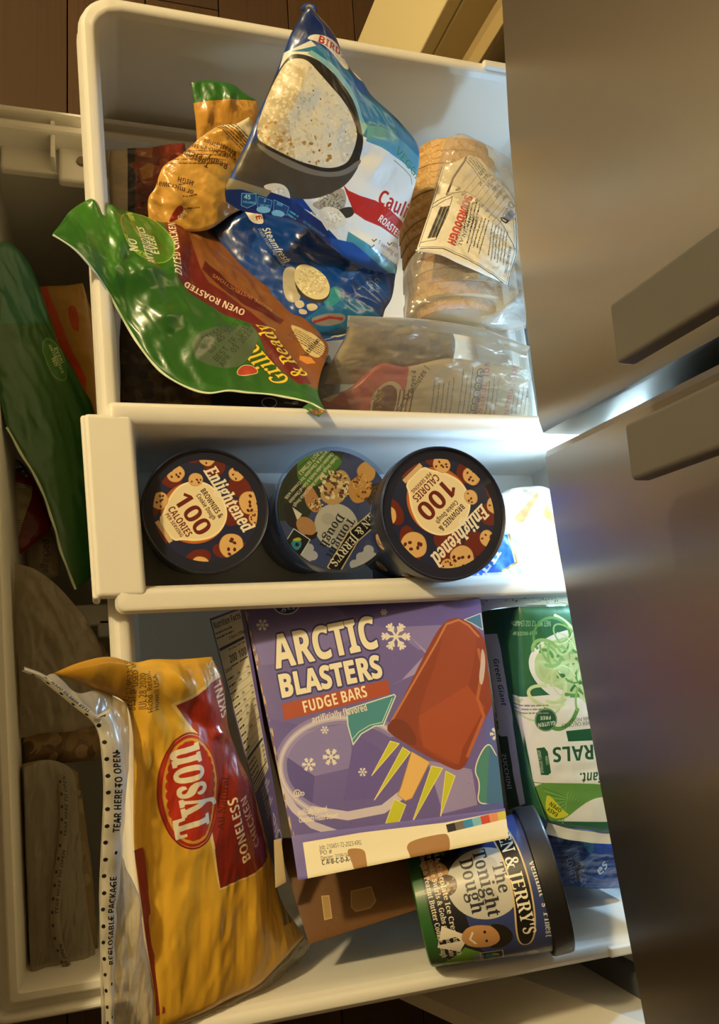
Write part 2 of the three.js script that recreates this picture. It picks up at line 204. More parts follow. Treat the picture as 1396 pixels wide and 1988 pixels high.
// ---------------------------------------------------------------- baskets and tray
{
  const S = 0.045;
  const B = thing('freezer_basket', 'white plastic upper freezer basket holding the bags and boxes', 'basket'); B.position.set(0.22, 0.462, -0.155);
  const at = (g) => g.translate(-0.22, -0.462, 0.155);
  mesh('shell', at(loft(-0.0125, 0.455, -0.5555, 0.2470, 0.032, [[0.022, 0.462], [0.006, 0.57], [0.0035, 0.630], [0.0, 0.634], [0, 0.651], [0.002, 0.657], [0.0055, 0.6600], [0.0105, 0.6600], [0.0135, 0.658], [0.0155, 0.653], [0.0165, 0.640], [0.019, 0.56], [0.022, 0.486], [0.028, 0.474], [0.04, 0.471]], true, S, -0.52)), WHITE, B);
  mesh('rim_bead', at(loft(-0.0125, 0.455, -0.5555, 0.2470, 0.032, [[0.0005, 0.640], [-0.0012, 0.637], [-0.0012, 0.633], [0.0015, 0.630]], false, S, -0.52)), WHITE, B);
  mesh('catch', at(box(0.352, 0.43, 0.655, 0.664, -0.553, -0.545, 0.002)), WHITE, B); mesh('catch', at(box(0.385, 0.44, 0.655, 0.664, 0.236, 0.244, 0.002)), WHITE, B);

  const D = thing('lower_basket', 'deep white plastic basket under the upper freezer basket', 'basket'); D.position.set(0.16, 0.19, -0.135);
  const at2 = (g) => g.translate(-0.16, -0.19, 0.135);
  mesh('shell', at2(loft(-0.118, 0.43, -0.5245, 0.2555, 0.012, [[0.010, 0.30], [0.0045, 0.52], [0, 0.524], [0, 0.5400], [0.0018, 0.5420], [0.0035, 0.5420], [0.005, 0.5400], [0.0055, 0.529], [0.0125, 0.529], [0.0135, 0.5390], [0.0150, 0.5405], [0.0200, 0.5405], [0.0215, 0.5380], [0.0230, 0.52], [0.030, 0.23], [0.04, 0.2]], true, 0.05, -0.52)), WHITE, D);
  // stepped ledge along the far wall
  mesh('ledge', at2(merge([box(-0.085, 0.40, 0.500, 0.512, -0.508, -0.478, 0.003), box(-0.033, 0.06, 0.505, 0.519, -0.506, -0.468, 0.004), box(-0.0395, -0.0355, 0.505, 0.536, -0.518, -0.480, 0.001)])), WHITE, D);
  mesh('screw_boss', at2(new THREE.CylinderGeometry(0.004, 0.005, 0.003, 16).translate(-0.012, 0.5205, -0.489)), std(0x7d6f55, 0.6), D);
  mesh('divider', at2(merge([box(-0.035, 0.03, 0.36, 0.372, -0.075, -0.052, 0.003), box(0.0, 0.09, 0.36, 0.372, -0.060, -0.040, 0.003), box(-0.045, 0.35, 0.205, 0.36, -0.072, -0.066, 0.002)])), WHITE, D);

  // drawer front with its liner and gasket, beyond the lower basket
  const V = thing('freezer_drawer_front', 'pulled out freezer drawer front with dark gasket', 'drawer front'); V.position.set(-0.172, 0.08, -0.16);
  mesh('front_panel', box(-0.06, 0, 0, 0.63, -0.45, 0.45, 0.006), phys(0xa8a29a, 0.38, { metalness: 1 }), V);
  mesh('inner_liner', box(0, 0.03, 0.02, 0.61, -0.43, 0.43, 0.004), LINER, V);
  mesh('gasket', merge([box(0.03, 0.042, 0.02, 0.04, -0.43, 0.43), box(0.03, 0.042, 0.59, 0.61, -0.43, 0.43), box(0.03, 0.042, 0.03, 0.60, -0.43, -0.41), box(0.03, 0.042, 0.03, 0.60, 0.41, 0.43)]), std(0x2a2724, 0.8), V);
  mesh('slide_rail', box(0.02, 0.75, 0.10, 0.135, -0.405, -0.395, 0.002), std(0x8c8c8c, 0.4, { metalness: 1 }), V); mesh('slide_rail', box(0.02, 0.75, 0.10, 0.135, 0.425, 0.435, 0.002), std(0x8c8c8c, 0.4, { metalness: 1 }), V);

  const Y = thing('freezer_tray', 'narrow white tray bridging the basket and holding the ice cream tubs', 'tray'); Y.position.set(0.2, 0.56, -0.12);
  const at3 = (g) => g.translate(-0.2, -0.56, 0.12);
  mesh('tub', at3(loft(0.0080, 0.44, -0.1965, -0.0425, 0.006, [[0.017, 0.664], [0.0175, 0.668], [0.0, 0.667], [-0.0005, 0.676], [0.0015, 0.6795], [0.004, 0.6805], [0.0125, 0.6800], [0.0165, 0.6770], [0.0195, 0.668], [0.0225, 0.60], [0.026, 0.567], [0.032, 0.562]], true, 0.035, -0.17)), WHITE, Y);
  mesh('end_hook', at3(merge([box(-0.0055, 0.0290, 0.668, 0.6806, -0.187, -0.0535, 0.004), box(-0.0075, -0.0020, 0.640, 0.679, -0.186, -0.0525, 0.0025)]).applyMatrix4(new THREE.Matrix4().makeShear(0, 0, 0, 0, 0.06, 0)).translate(0.0075, 0, 0)), WHITE, Y);
}

// ---------------------------------------------------------------- bags in the basket, past the tray
// upright bag of cauliflower rice
{
  const sides = [[[-19.4,-111.7,6],[-15.4,-114.2,8],[-10.8,-111.6,6]], [[-10.8,-111.6,6],[7.5,-96.7],[16.5,-78],[30,-65.8],[36.8,-56.6],[63.9,-35.7],[80.5,-16.2],[71.5,29.7],[60.9,54.5],[61.7,70.6],[59.4,84.7]], [[-88,23.3],[-76.7,30.1],[-43.6,35.6],[-21.8,43.5],[-8.1,54],[11.6,68.9],[35.1,80.4],[59.4,84.7]], [[-19.4,-111.7,6],[-27.8,-98.4],[-35,-83.8],[-47.9,-57.8],[-59.4,-37.1],[-68.2,-20.9],[-82,2.6],[-88,14.4],[-88,23.3]]];
  const tex = print(-120, -150, 90, 110, 6, (g) => {
    g.fillStyle = '#0e3f92'; g.fillRect(-120, -150, 210, 260);
    poly(g, [-35,-83.8,-16.5,-91.2,1.5,-75.2,21.6,-62.1,36.8,-53.1,65.3,-33.3,81.7,-16.2,84.3,87.8,26,90.8,11.8,62.4,-10.5,39.9,-26.5,22.2,-52.7,-41.8], '#f6f3ea');
    poly(g, [-31.1,-84,-8.7,-88.2,15,-72.2,22.9,-59.8,39.6,-50.8,68.2,-29.7,84.7,-12.4,84.9,2.8,63.9,-7.3,36.4,-19.5,22.2,-24.2,14.4,-50.2,0.1,-71.7,-16.8,-83.4], '#2f7fb0');
    poly(g, [-16.7,-84.5,1.5,-74,13.4,-61.8,20,-50.3,23.9,-38.6,28,-31.5,22.2,-24.2,13.1,-50.2,-1.3,-70.5,-19.4,-82.2], '#8cc4cf');
    poly(g, [18.8,-59.6,36.7,-50.7,68.2,-29.7,84.7,-12.4,84.4,-37.3,56.6,-56,36.9,-67.2,19.1,-75.8], '#1c5ca6');
    poly(g, [28,-32.7,42.2,-31.7,63.9,-19.8,81.7,-7.4,81.9,7.9,59.5,-6.1,39.2,-15.9,25,-20.6], '#5fa3bd');
    blob(g, [43.8,-53.3,50.9,-51.1,58.1,-45.3,65.3,-35.7,63.9,-32,53.7,-39.2,45.2,-47.4], '#173a7c');
    poly(g, [12.1,48.1,59.4,77.2,62.5,92.4,26,88.1,8.7,68.8], '#4f9fb4'); poly(g, [-2.4,52.9,16.3,57.3,56.3,86.6,56.3,94.9,5.4,84.6], '#1d59ad');
    poly(g, [-32.8,-101.4,-10.3,-116.6,10.1,-93.5,4.7,-92.1,-16.3,-96.2,-24.2,-92], '#142f6c');
    blob(g, [-20.3,-92.1,-15,-95.9,-5.8,-95.2,7.4,-92.2,15.2,-81.3,17.1,-74.6,13.6,-72.2,6.9,-76.5,0.5,-84.1,-9.9,-90.4], '#fbf3e2');
    T(g, 'BIRDS', -11.5,-90.9, 7.3, 0.362, '#c4321f', { len: 27.8 });
    blob(g, [17.8,-78,24.6,-76,31.4,-67,28.6,-65.2,21.7,-69], '#fbf3e2'); T(g, 'EYE', 20.2,-74.7, 4.5, 0.754, '#c4321f');
    T(g, 'Steamfresh', 40.3,-54.1, 8.1, 0.650, '#f3f6fb', { w: 'normal', style: 'italic', len: 32.4 });
    // bowl of riced cauliflower
    blob(g, [-81.5,4.9,-74,-11.5,-62.3,-22.1,-53.8,-23.3,-13.9,-19,20.8,-21.8,22.2,-6,16,5.2,4.4,15.6,-12.6,21.7,-29.3,22.8,-52.2,18.9,-71.6,12.1], '#4b443b');
    blob(g, [-34.5,-80.5,-27.3,-82.5,-15.6,-80.1,1.3,-68.3,14.5,-53.7,21.1,-39.7,23,-19.4,21.6,-6,13.2,1.4,-2.3,5.1,-22.9,2,-44.1,-7,-59.4,-16.3,-52,-53.1], '#2e2a25');
    blob(g, [-62.2,-20.9,-54.3,-14.6,-41.3,-8.7,-25.5,-2.2,-9.2,2.6,7.6,1.4,22.2,-8.4,22.1,-4.1,13.2,3.3,-2.4,6.6,-23,3.6,-44.2,-4.6,-59.5,-14], '#7d766c');
    const rice = [-34.6,-78.3,-24.8,-79.2,-19,-76.7,-12,-69,-5.6,-62.4,0.9,-55.7,4.9,-52.3,11.5,-44.3,15.5,-36.1,18.1,-27.8,16.7,-15.7,12,-5.9,3.5,-1.6,-7.7,-0.4,-20,-3.4,-30.7,-6.4,-43.8,-12.3,-55.4,-18.1,-61.6,-23.3,-58.3,-34.8,-52.3,-48.6,-43.7,-64.6];
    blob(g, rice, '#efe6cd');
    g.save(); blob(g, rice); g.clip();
    poly(g, [-40.1,-83.6,-22.6,-68.7,-25.7,-58.4,-34.4,-42.2,-36.3,-30.6,-32,-7,-32.6,5,-74.3,-6.9,-72,-41.4], '#d8c6a0');  // cast shadow over the left of the rice, painted into the print
    poly(g, [0.1,-27.5,5.7,-33.6,14.1,-36.1,21,-31.4,20.3,0.2,5,-5.9], '#dcd8cc');
    speck(g, -21.2,-40.1, 43.3, 48.5, 900, 1.3, ['#f6eed6', '#e6dbbe', '#f3ead0', '#dccfa9', '#efe5c8'], 21); speck(g, -49.9,-21.1, 19.7, 15.7, 34, 1.6, ['#c9a568', '#c79a5a', '#bb9150'], 22); speck(g, -22.3,-14.2, 21, 11.8, 16, 1.4, ['#c2954c', '#b0823a'], 23); speck(g, -10.3,-42.7, 34.1, 43.3, 12, 0.5, ['#3a2b18'], 24); g.restore();
    // pepper mill and florets
    blob(g, [-21.1,26,-9.9,22.4,4.4,13.8,8.6,16.3,9.8,25.1,6.7,35.2,-10.2,32.4], '#b4aa95'); speck(g, -2.9,24.9, 11.8, 6.6, 260, 0.5, ['#5a5244', '#7a715f', '#cfc5ae'], 25);
    blob(g, [1,33.8,4,30.1,14,28.3,18,31.5,15.3,36.6,8.1,38], '#3b352c');
    for (const [q, s] of [[[-59.8,12.2,-51.7,9.8,-42.3,11,-37.2,17.2,-36.9,24.5,-45.6,22,-54.7,15.8], 31], [[-14.4,32.3,-8.7,28,1.2,28.8,8.1,35.2,12.3,41.7,3.5,46.6,-5,45.1,-10.4,38.7], 32], [[-28.8,28.4,-21.3,30.9,-10.4,38.7,-2.2,46.5,-7.9,47.6,-21.6,38.5], 33]]) { blob(g, q, '#efe7d2'); speck(g, (q[0] + q[8]) / 2, (q[1] + q[9]) / 2, 7, 5, 50, 1, ['#fffaf0', '#d9cfb4'], s); }
    // words
    T(g, 'VEGGIE', 52.5,-13.5, 8.1, 0.710, '#4f8a4a', { w: 'normal', len: 38.8 }); path(g, [51.8,-6.7,62.4,-0.4,69.9,5.3,72.1,11.7], '#5d8a58', 0.5);
    T(g, 'Cauliflower', 36.5,25.7, 16.4, 0.426, '#b92a23', { sx: 0.82 });
    poly(g, [7,11.9,11.5,16.3,21.4,20.2,35.8,24.1,50.5,32,65.5,42.7,77.7,53.6,77.8,63,60.9,55.8,41.5,44.8,26.8,39.4,16.8,33.4,11.3,22.6], '#c0281d');
    T(g, 'ROASTED', 38.6,39.3, 8.1, 0.596, '#fff5e6', { sx: 0.78 });
    for (const [s, x, y] of [['✓ 80% fewer carbs', 0, 0]]) T(g, '80% fewer carbs', 53.6,60.7, 4.7, 0.467, '#6a2b6e', { w: 'normal', sx: 0.9 });
    T(g, '1 serving of veggies', 39.1,58.2, 5, 0.553, '#6a2b6e', { w: 'normal', sx: 0.92 }); T(g, 'No artificial flavors', 35,64.6, 5, 0.569, '#6a2b6e', { w: 'normal', sx: 0.92 });
    for (const p of [[33.7,55.1,35.1,56.7,38.1,55], [30.2,60,31.8,61.9,35.1,59.6], [49.1,58.2,50.6,60.1,54,58.3]]) path(g, p, '#6d5b2e', 0.9);
    // nutrition tabs
    poly(g, [-87,8.4,-72.8,10.9,-56,15.8,-36.1,22.1,-10.5,39.9,-2.3,51.6,-11,55.2,-43.7,38.1,-78.2,32.5,-89.5,25.1], '#152f6b'); poly(g, [-86.7,4.9,-68.9,10.9,-52,15.8,-56.3,20.7,-75.7,14.5,-87.4,14.4], '#8c8168');
    poly(g, [-75.9,17.4,-64.7,17.9,-64.5,25.4,-71.4,28.4,-76.2,26.5], '#1c4f86', '#7fd0e0', 0.5); poly(g, [-63.1,19.6,-51.7,23.1,-52.7,29.2,-63.4,27.9], '#1c4f86', '#7fd0e0', 0.4); poly(g, [-50.3,22.5,-37.8,28.2,-39.1,34.4,-50.4,31.1], '#1c4f86', '#7fd0e0', 0.4); oval(g, -58.4,29.9, 5.8, 2.6, 0.1, '#9fdfe4'); oval(g, -46.2,33, 5.5, 2.6, 0.2, '#9fdfe4');
    T(g, '45', -74.2,21.7, 4.7, 0.142, '#bff0f2'); T(g, 'CALORIES', -75,24.3, 2.2, 0.142, '#8fd8e0'); T(g, '0', -58.5,24, 3.1, 0.15, '#8fd8e0'); T(g, 'SAT FAT', -61.7,26.9, 2.2, 0.15, '#8fd8e0'); T(g, '550', -48.2,26.2, 3.1, 0.25, '#8fd8e0');
    lines(g, -36.5,30.7, 0.543, 2, 2.6, 9.2, 1.8, '#4fb3b8', 5); T(g, 'NO PRESERVATIVES', -25.9,40.3, 2.6, 0.596, '#5fc0c0', { w: 'normal' });
  });
  const o = place(thing('frozen_vegetable_bag', 'upright bag printed with a dark bowl of white cauliflower rice and red ribbon', 'bag'), [[0.1843,0.6900,-0.3981],[0.9914,0.0000,-0.1310],[0.1140,-0.4924,0.8629]]);
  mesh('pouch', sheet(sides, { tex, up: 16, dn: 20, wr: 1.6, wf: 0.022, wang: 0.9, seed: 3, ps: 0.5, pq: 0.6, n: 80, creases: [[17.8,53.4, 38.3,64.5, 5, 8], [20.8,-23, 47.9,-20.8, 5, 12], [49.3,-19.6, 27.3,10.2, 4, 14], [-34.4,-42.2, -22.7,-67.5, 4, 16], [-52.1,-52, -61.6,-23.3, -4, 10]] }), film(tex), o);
  mesh('seal', seal(sides[0].map(([x, y, w]) => [x, y + 2, w]), 5, { n: 16, out: -1 }), film(tex), o);
}
// blue bag lying under it
{
  const sides = [[[-79.5,-72.6],[-72.7,-78.5],[-63.4,-87],[-54.3,-92.2],[-36.9,-68],[-3.6,-44.1],[30.7,-24.9],[73.2,-7.1],[88.5,12.5]], [[88.5,12.5],[85.7,22.2],[79.3,41.4],[71.5,52.4],[67.2,61],[56.2,64.7]], [[-10.9,70.7],[2.8,74.1],[16.8,76],[34.4,73.4],[56.2,64.7]], [[-79.5,-72.6],[-79.9,-54.1],[-75.7,-33.4],[-68,-14.6],[-56.4,7.2],[-40.3,36.7],[-23.5,59.8],[-10.9,70.7]]];
  const tex = print(-105, -70, 95, 75, 6, (g) => {
    g.fillStyle = '#12469c'; g.fillRect(-105, -70, 200, 145);
    poly(g, [-81.5,-73.4,-54.3,-92.2,-26.7,-32.4,-44.4,-0.5,-56.4,7.2,-77.3,-31.8], '#103a84'); poly(g, [11.1,54.4,35.8,44,68.6,61.8,45.4,78.3,-3.4,78.5,-13.5,69.2], '#2070b0'); blob(g, [15.7,42.1,28.3,34.4,31.2,45.5,22.6,54.6,12.6,54.4], '#2f93a8'); poly(g, [47.5,-16.8,88.2,14.1,76,52.5,60.3,38,37.6,31.4], '#1b57b4');
    blob(g, [-45.4,-42.6,-33.9,-43.6,-30.4,-37.2,-28.5,-26.3,-34.5,-25.9,-41.4,-28.2,-44.1,-35.4], '#f8efdc'); T(g, 'EYE', -39.9,-41.1, 7.9, 1.224, '#c4321f');
    T(g, 'Steamfresh', -31.4,-22, 9.5, 1.162, '#f2ede0', { style: 'italic', len: 38.7 }); T(g, 'Fresh Frozen Vegetables', -35.7,-20.8, 4.6, 1.132, '#c9cfdd', { w: 'normal', len: 40.6 });
    blob(g, [-19.2,18.3,-8.2,16,-5.8,30.9,-5,46.4,-12.4,49.4,-19.4,43.1], '#bdb49c'); blob(g, [-8.1,15.2,2.2,12.9,15.5,21.7,20.9,35.9,19.6,45.3,11.4,52.1,0.4,48.8,-9.6,38.6], '#3a372f'); oval(g, 5.6,31.5, 18, 12.8, 0.974, '#e8dcb4'); speck(g, 5.6,31.5, 13, 12.2, 260, 1, ['#f8efd0', '#cdbf8c', '#d9cc9e'], 41);
    for (const q of [[-12.2,47.8,-5,46.4,-2.2,52.6,-8.9,54.8], [-2.7,51.1,5.9,50.5,8.8,55.9,0.6,58.1], [-8.8,54,-1.9,55.7,-1,59.6,-8,59.4]]) blob(g, q, '#d8cfb5');
    T(g, 'Perfectly Cooks', 62.2,7.5, 5.2, 1.511, '#9ab8e6', { w: 'normal', len: 32.1 }); T(g, 'In The Bag', 56.9,18.8, 4.9, 1.507, '#9ab8e6', { w: 'normal', len: 20.8 });
    path(g, [20.9,-18.3,31.2,-7,36.8,5.9], '#4f9bb8', 2); blob(g, [-1.5,63.4,16.1,59.9,33.3,61.1,29.3,68.7,8.9,71.2], '#8f8a8c'); path(g, [3.8,66.5,17,63.8,28.4,64.8], '#a03a3a', 2.2);
  });
  const o = place(thing('frozen_vegetable_bag', 'glossy dark blue bag with a small bowl of grains, lying below the cauliflower bag', 'bag'), [[0.1711,0.6250,-0.3525],[0.9962,0.0582,-0.0644],[0.0597,0.0792,0.9951]]);
  mesh('pouch', sheet(sides, { tex, up: 14, dn: 18, wr: 2.0, wf: 0.024, wang: 0.7, seed: 5, n: 76, creases: [[-57.1,-25.7, -33.3,-37.2, 4, 9], [1.9,-6.9, 19.9,-33, 5, 9], [35.6,34.5, 57.9,14, 6, 10], [57.9,14, 81.1,30.3, 5, 9], [20.9,-18.3, 52.5,-20.2, 4, 10], [-29.6,-6.9, 1.9,-6.9, -3, 20]] }), film(tex, { roughness: 0.25, clearcoat: 0.9, clearcoatRoughness: 0.08 }), o);
  mesh('seal', seal(sides[2], 5, { out: 1 }), film(tex), o);
}
// green bag draped over the basket's edge
{
  const sides = [[[-105.3,-34.9,38],[-99.6,-44.8,36],[-89.5,-63.1,32],[-73.3,-77.8,28],[-56.9,-80.4,20],[-46.6,-82.4,14],[-32.7,-84.4,8],[-14.4,-80.2,4],[5.8,-93.4,-2],[28.2,-93.2,-8]], [[28.2,-93.2,-8],[45.9,-68.2,-10],[67.6,-37.1,-10],[84.9,-12.9,-10],[94.7,8.3,-8],[103.5,30.7,-4],[103.3,47.5,2],[87.1,77.4,8],[78.7,98.4,14],[76.8,119.5,24]], [[-105.3,-34.9,38],[-88.8,-23.3,32],[-79.2,-14.7,24],[-67.9,-2.7,10],[-56.5,21],[-45,50.1],[-33.5,67.4],[-19.8,79.6,2],[-5.4,86.5,4],[10.5,86.3,6],[25.9,90.2,8],[47,96.5,12],[68.4,107.9,18],[76.8,119.5,24]], [[-105.3,-34.9,38],[-104.8,-33.8,38]]];
  sides[3] = [sides[0][0], [sides[0][0][0] - 0.2, sides[0][0][1] + 0.6, 38], [sides[0][0][0], sides[0][0][1] + 1.2, 38]]; sides[2][0] = sides[3][2];
  const tex = print(-130, -100, 110, 95, 6, (g) => {
    g.fillStyle = '#2f6a1c'; g.fillRect(-130, -100, 240, 195);
    poly(g, [-103.2,-71.2,-68.9,-107.5,-48.1,-102.1,-45.2,-50.1,-63.3,-10.7,-85.3,-48.9], '#3f7d22'); poly(g, [-62.2,-18.7,-13,-21.4,15.6,9.6,43,46.6,77.6,97.3,18.1,86.7,-33.7,69.3,-55.5,24.9], '#28601c');  // lighter upper corner, darker lower part: light and shade painted into the green
    // brown and dark red edge panel
    poly(g, [2.1,-93.7,54.1,-101.1,65.5,-64.7,83.3,-33.6,104.6,-2.9,118.4,18.8,120.7,40.2,89.4,99.9,74.1,89.4,70.2,67.5,60,41,41.7,18.1,20.2,3.5,1.5,-6.9,-9.9,-19.3,-6.5,-51.2], '#8a5228');
    poly(g, [-30,-98.7,5.3,-91.6,7.4,-51.6,9.3,-32.3,14,-19.6,29.1,-7,43.8,7.7,57.2,28.6,68.8,57.4,76.3,87.5,65.8,87,47.9,56.8,40.9,22.2,19,9.6,-5.3,-6.9,-12.5,-19.3,-9.9,-51.1,-14.1,-79.4], '#6e1c16');
    poly(g, [14.2,-41,31.8,-21.9,53,-2.8,72.9,14.2,68,20,44.6,3.5,25,-13.3,10.1,-32.3], '#5d1712'); T(g, 'RECIPE INSTRUCTIONS', 65.4,3.5, 4.9, -2.543, '#c98e54', { w: 'normal', len: 56.2 });
    T(g, 'OVEN ROASTED', 40.3,7.3, 9.4, -2.633, '#f2e3c4', { len: 52.8 }); T(g, 'DICED CHICKEN', -8.3,-21.4, 8.7, -1.500, '#f2e3c4', { len: 60.9 }); T(g, 'BREAST', -17.2,-81.5, 6.8, -2.067, '#e9d9b8');
    T(g, 'INS', 18.5,-70.8, 5.7, -2.599, '#b98a52', { w: 'normal' });
    // round badge
    oval(g, -31,-56.9, 21.1, 26.4, -0.15, '#4c7f1f'); oval(g, -31,-56.9, 21.1, 26.4, -0.15, null, '#8fae3f', 1); arcText(g, 'RAISED WITH', -31.3,-54.8, 19.2, 2.9, 1.75, 4.9, '#a9c542', { inward: 1 });
    T(g, 'NO', -41.2,-37.2, 9.8, -1.600, '#f0ead0', { sx: 0.8 }); T(g, 'ANTIBIOTICS', -29,-27.4, 8.7, -1.664, '#f0ead0', { len: 40.5 }); T(g, 'EVER!', -23.5,-40.1, 9, -1.635, '#f0ead0', { len: 21.4 }); T(g, '100% NATURAL', -38.9,-71.8, 7.2, -1.688, '#c9d04a', { sx: 0.6 });
    // script name
    T(g, 'Grilled', 61.7,82, 19.8, -2.069, '#f0d43a', { style: 'italic', f: 'serif', len: 54.8, line: '#4a120c', lw: 1 }); T(g, '& Ready', 77.6,77.7, 18.9, -1.979, '#f0d43a', { style: 'italic', f: 'serif', len: 60.1, line: '#4a120c', lw: 1 });
    // date stamp patch
    blob(g, [-12.7,43.2,-1.6,30.7,23.3,24,40.5,24.2,45,36.6,34.2,56.3,18.5,67.5,-9.7,58.8], '#51634a'); T(g, 'P115559', -1.3,43.5, 6.8, -0.576, '#22301c', { w: 'normal', f: 'monospace' }); T(g, '08:45 SOLD7', 3.1,51.5, 6.8, -0.792, '#22301c', { w: 'normal', f: 'monospace' }); T(g, 'BEST IF USED', 6.6,59.4, 6.8, -0.781, '#22301c', { w: 'normal', f: 'monospace' }); T(g, 'APR 03 2020', 10.7,64.3, 6.8, -0.823, '#22301c', { w: 'normal', f: 'monospace' });
    blob(g, [19.9,68.5,26.1,62.9,34.3,64.2,38,71.2,30.8,73.4,20.9,72.4], '#b8432a', '#e8d9a0', 0.6); T(g, '★', 25.4,70.7, 6.8, 0, '#e8d9a0');
    blob(g, [75.6,18.4,85.6,22.7,96.1,33.4,102.3,46.1,91.6,60.2,82.2,53.8,78.2,39.3], '#d9c48c'); lines(g, 79.7,24.8, 0.812, 6, 2.2, 40, 0.9, '#4a351c', 9); T(g, 'Nutrition Facts', 78.2,59.7, 6.4, -0.790, '#3a2814'); poly(g, [76.8,53.6,84.9,57.9,87.1,64.1,79.9,63.8,75,57.6], '#d48a3a');
  });
  const o = place(thing('chicken_bag', 'green chicken bag with yellow script, its corner hanging over the basket edge', 'bag'), [[0.0776,0.6450,-0.2928],[0.9926,-0.0632,-0.1035],[0.1154,0.2311,0.9661]]);
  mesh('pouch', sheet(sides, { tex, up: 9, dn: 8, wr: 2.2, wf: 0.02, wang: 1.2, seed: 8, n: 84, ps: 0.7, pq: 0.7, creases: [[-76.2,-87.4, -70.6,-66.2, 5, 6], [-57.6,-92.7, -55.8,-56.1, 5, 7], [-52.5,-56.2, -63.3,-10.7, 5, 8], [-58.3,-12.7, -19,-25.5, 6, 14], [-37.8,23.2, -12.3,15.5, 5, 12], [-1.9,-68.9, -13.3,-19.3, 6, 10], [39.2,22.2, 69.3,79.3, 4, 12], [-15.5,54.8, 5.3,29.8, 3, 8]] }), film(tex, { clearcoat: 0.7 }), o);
  mesh('torn_edge', seal(sides[2], 1.6, { out: 1, n: 140 }), std(0xd9e4c8, 0.5, { side: THREE.DoubleSide }), o).userData.label = 'pale cut edge of the film';
  mesh('seal', seal([[68.4,107.9,18],[72.8,114.7,21],[76.8,119.5,24]], 8, { out: 1, n: 12 }), film(tex), o);
}
// orange-yellow bag with upside-down cooking directions
{
  const sides = [[[41.2,-61.2,-6],[28.3,-53.5],[16.4,-52.4],[-1.9,-42.3]], [[-1.9,-42.3],[-18.5,-28.6],[-33.7,-19.1],[-41.9,-2.2],[-47.9,6.3]], [[46.1,7.2,-10],[21.7,17.7,-6],[0.4,31.3],[-17.6,33.1],[-36.8,30.1],[-43.4,27.1],[-49.3,23.3]], [[41.2,-61.2,-6],[45.3,-44.7,-8],[47,-22.1,-10],[46.1,7.2,-10]]];
  sides[0].reverse(); sides[2].reverse(); const lft = [...sides[1], [sides[2][0][0], sides[2][0][1], 0]], rgt = sides[3]; sides[1] = rgt; sides[3] = lft;
  const tex = print(-75, -70, 75, 75, 6, (g) => {
    g.fillStyle = '#dba446'; g.fillRect(-75, -70, 150, 145); poly(g, [-4,-40.9,16.6,-54.2,31.4,-55.4,45.9,-64.1,43.9,-34.8,35.5,-42.3,26.1,-49.7,14.3,-50.5], '#f2e6c4');
    const tx = (s, x, y, x2, y2, sz) => T(g, s, x, y, sz, Math.atan2(y2 - y, x2 - x), '#5a3410', { sx: 0.9 });
    tx('Tasting Tyson', 4.7,-20.3, -11.2,-29.6, 7.2); tx('Ready! Products:', 20,-20.4, -7.8,-29.6, 6.8); tx('Style Chicken Strips', 27.4,-27.1, 1.4,-34.4, 5.2); tx('Breast Strips', 27.6,-29.9, 5.6,-39.1, 5.1); tx('Fillets', 21,-34.6, 5.8,-40.5, 3.7);
    lines(g, 31.8,-32.8, -2.423, 6, 2.4, 34, 1.1, '#6a4216', 3); lines(g, 18,-19.4, -3.120, 4, 3.4, 60, 1.1, '#7a4f1c', 4); tx('HIGH', -9.5,-7, -18.1,-9.3, 5.8); tx('or microwave on', -10.2,1.6, -33.9,-5.5, 6); lines(g, -6.3,14.9, 2.987, 3, 10, 16, 1.2, '#7a4f1c', 6);
    blob(g, [-33.6,26.3,-28,16.8,-22.8,13,-19.1,15.8,-22.5,21.6,-28.7,25.3], '#8e2318'); T(g, 'SNO', -19.2,16.8, 4.5, 2.523, '#f4e6c8', { sx: 0.9 });
  });
  const o = place(thing('chicken_bag', 'orange yellow bag printed with upside down cooking directions', 'bag'), [[0.0896,0.6400,-0.3981],[0.9920,0.1150,-0.0527],[0.0868,-0.3163,0.9447]]);
  mesh('pouch', sheet(sides, { tex, up: 8, dn: 14, wr: 2.6, wf: 0.034, wang: 0.8, seed: 12, n: 70, creases: [[-30.3,-2.2, -18,13.9, 5, 8], [-37.9,-4.1, -35.9,18.6, -5, 8], [4,-43.8, 28.9,-47.9, 4, 8]] }), film(tex), o);
}
// yellow bag with a green header behind it
{
  const sides = [[[-28.3,-25.1],[-16.7,-27],[-1.9,-26.2],[9.6,-23.4],[16.6,-18.1],[29,-10.8]], [[29,-10.8],[29.1,-1.9],[26.9,7.1],[23.8,25.1]], [[-30.1,28.5],[-14,28.7],[2.6,26.9],[23.8,25.1]], [[-28.3,-25.1],[-29,-8.6],[-28.9,6.9],[-30.1,28.5]]];
  const tex = print(-40, -40, 50, 65, 6, (g) => { g.fillStyle = '#d89b3c'; g.fillRect(-40, -40, 90, 105); poly(g, [-32.9,-31.5,42.4,-32.6,40.1,-10.9,23.4,-10.3,-3.9,-9.7,-29.6,-8.1,-36,-7.8], '#2f6d22'); T(g, 'KEEP', -17.3,11.9, 4.2, 0, '#b47a2c'); });
  const o = place(thing('chicken_bag', 'yellow bag end with a green header strip against the basket wall', 'bag'), [[0.1138,0.6150,-0.4926],[0.9879,0.0000,-0.1553],[0.1433,-0.3859,0.9114]]);
  mesh('pouch', sheet(sides, { tex, up: 7, dn: 8, wr: 1.6, wf: 0.04, wang: 1.5, seed: 14, n: 40, creases: [[4,-17.5, 2,-4.8, 4, 6], [-18.2,-6.7, -19.1,8.9, 3, 8]] }), film(tex), o);
}
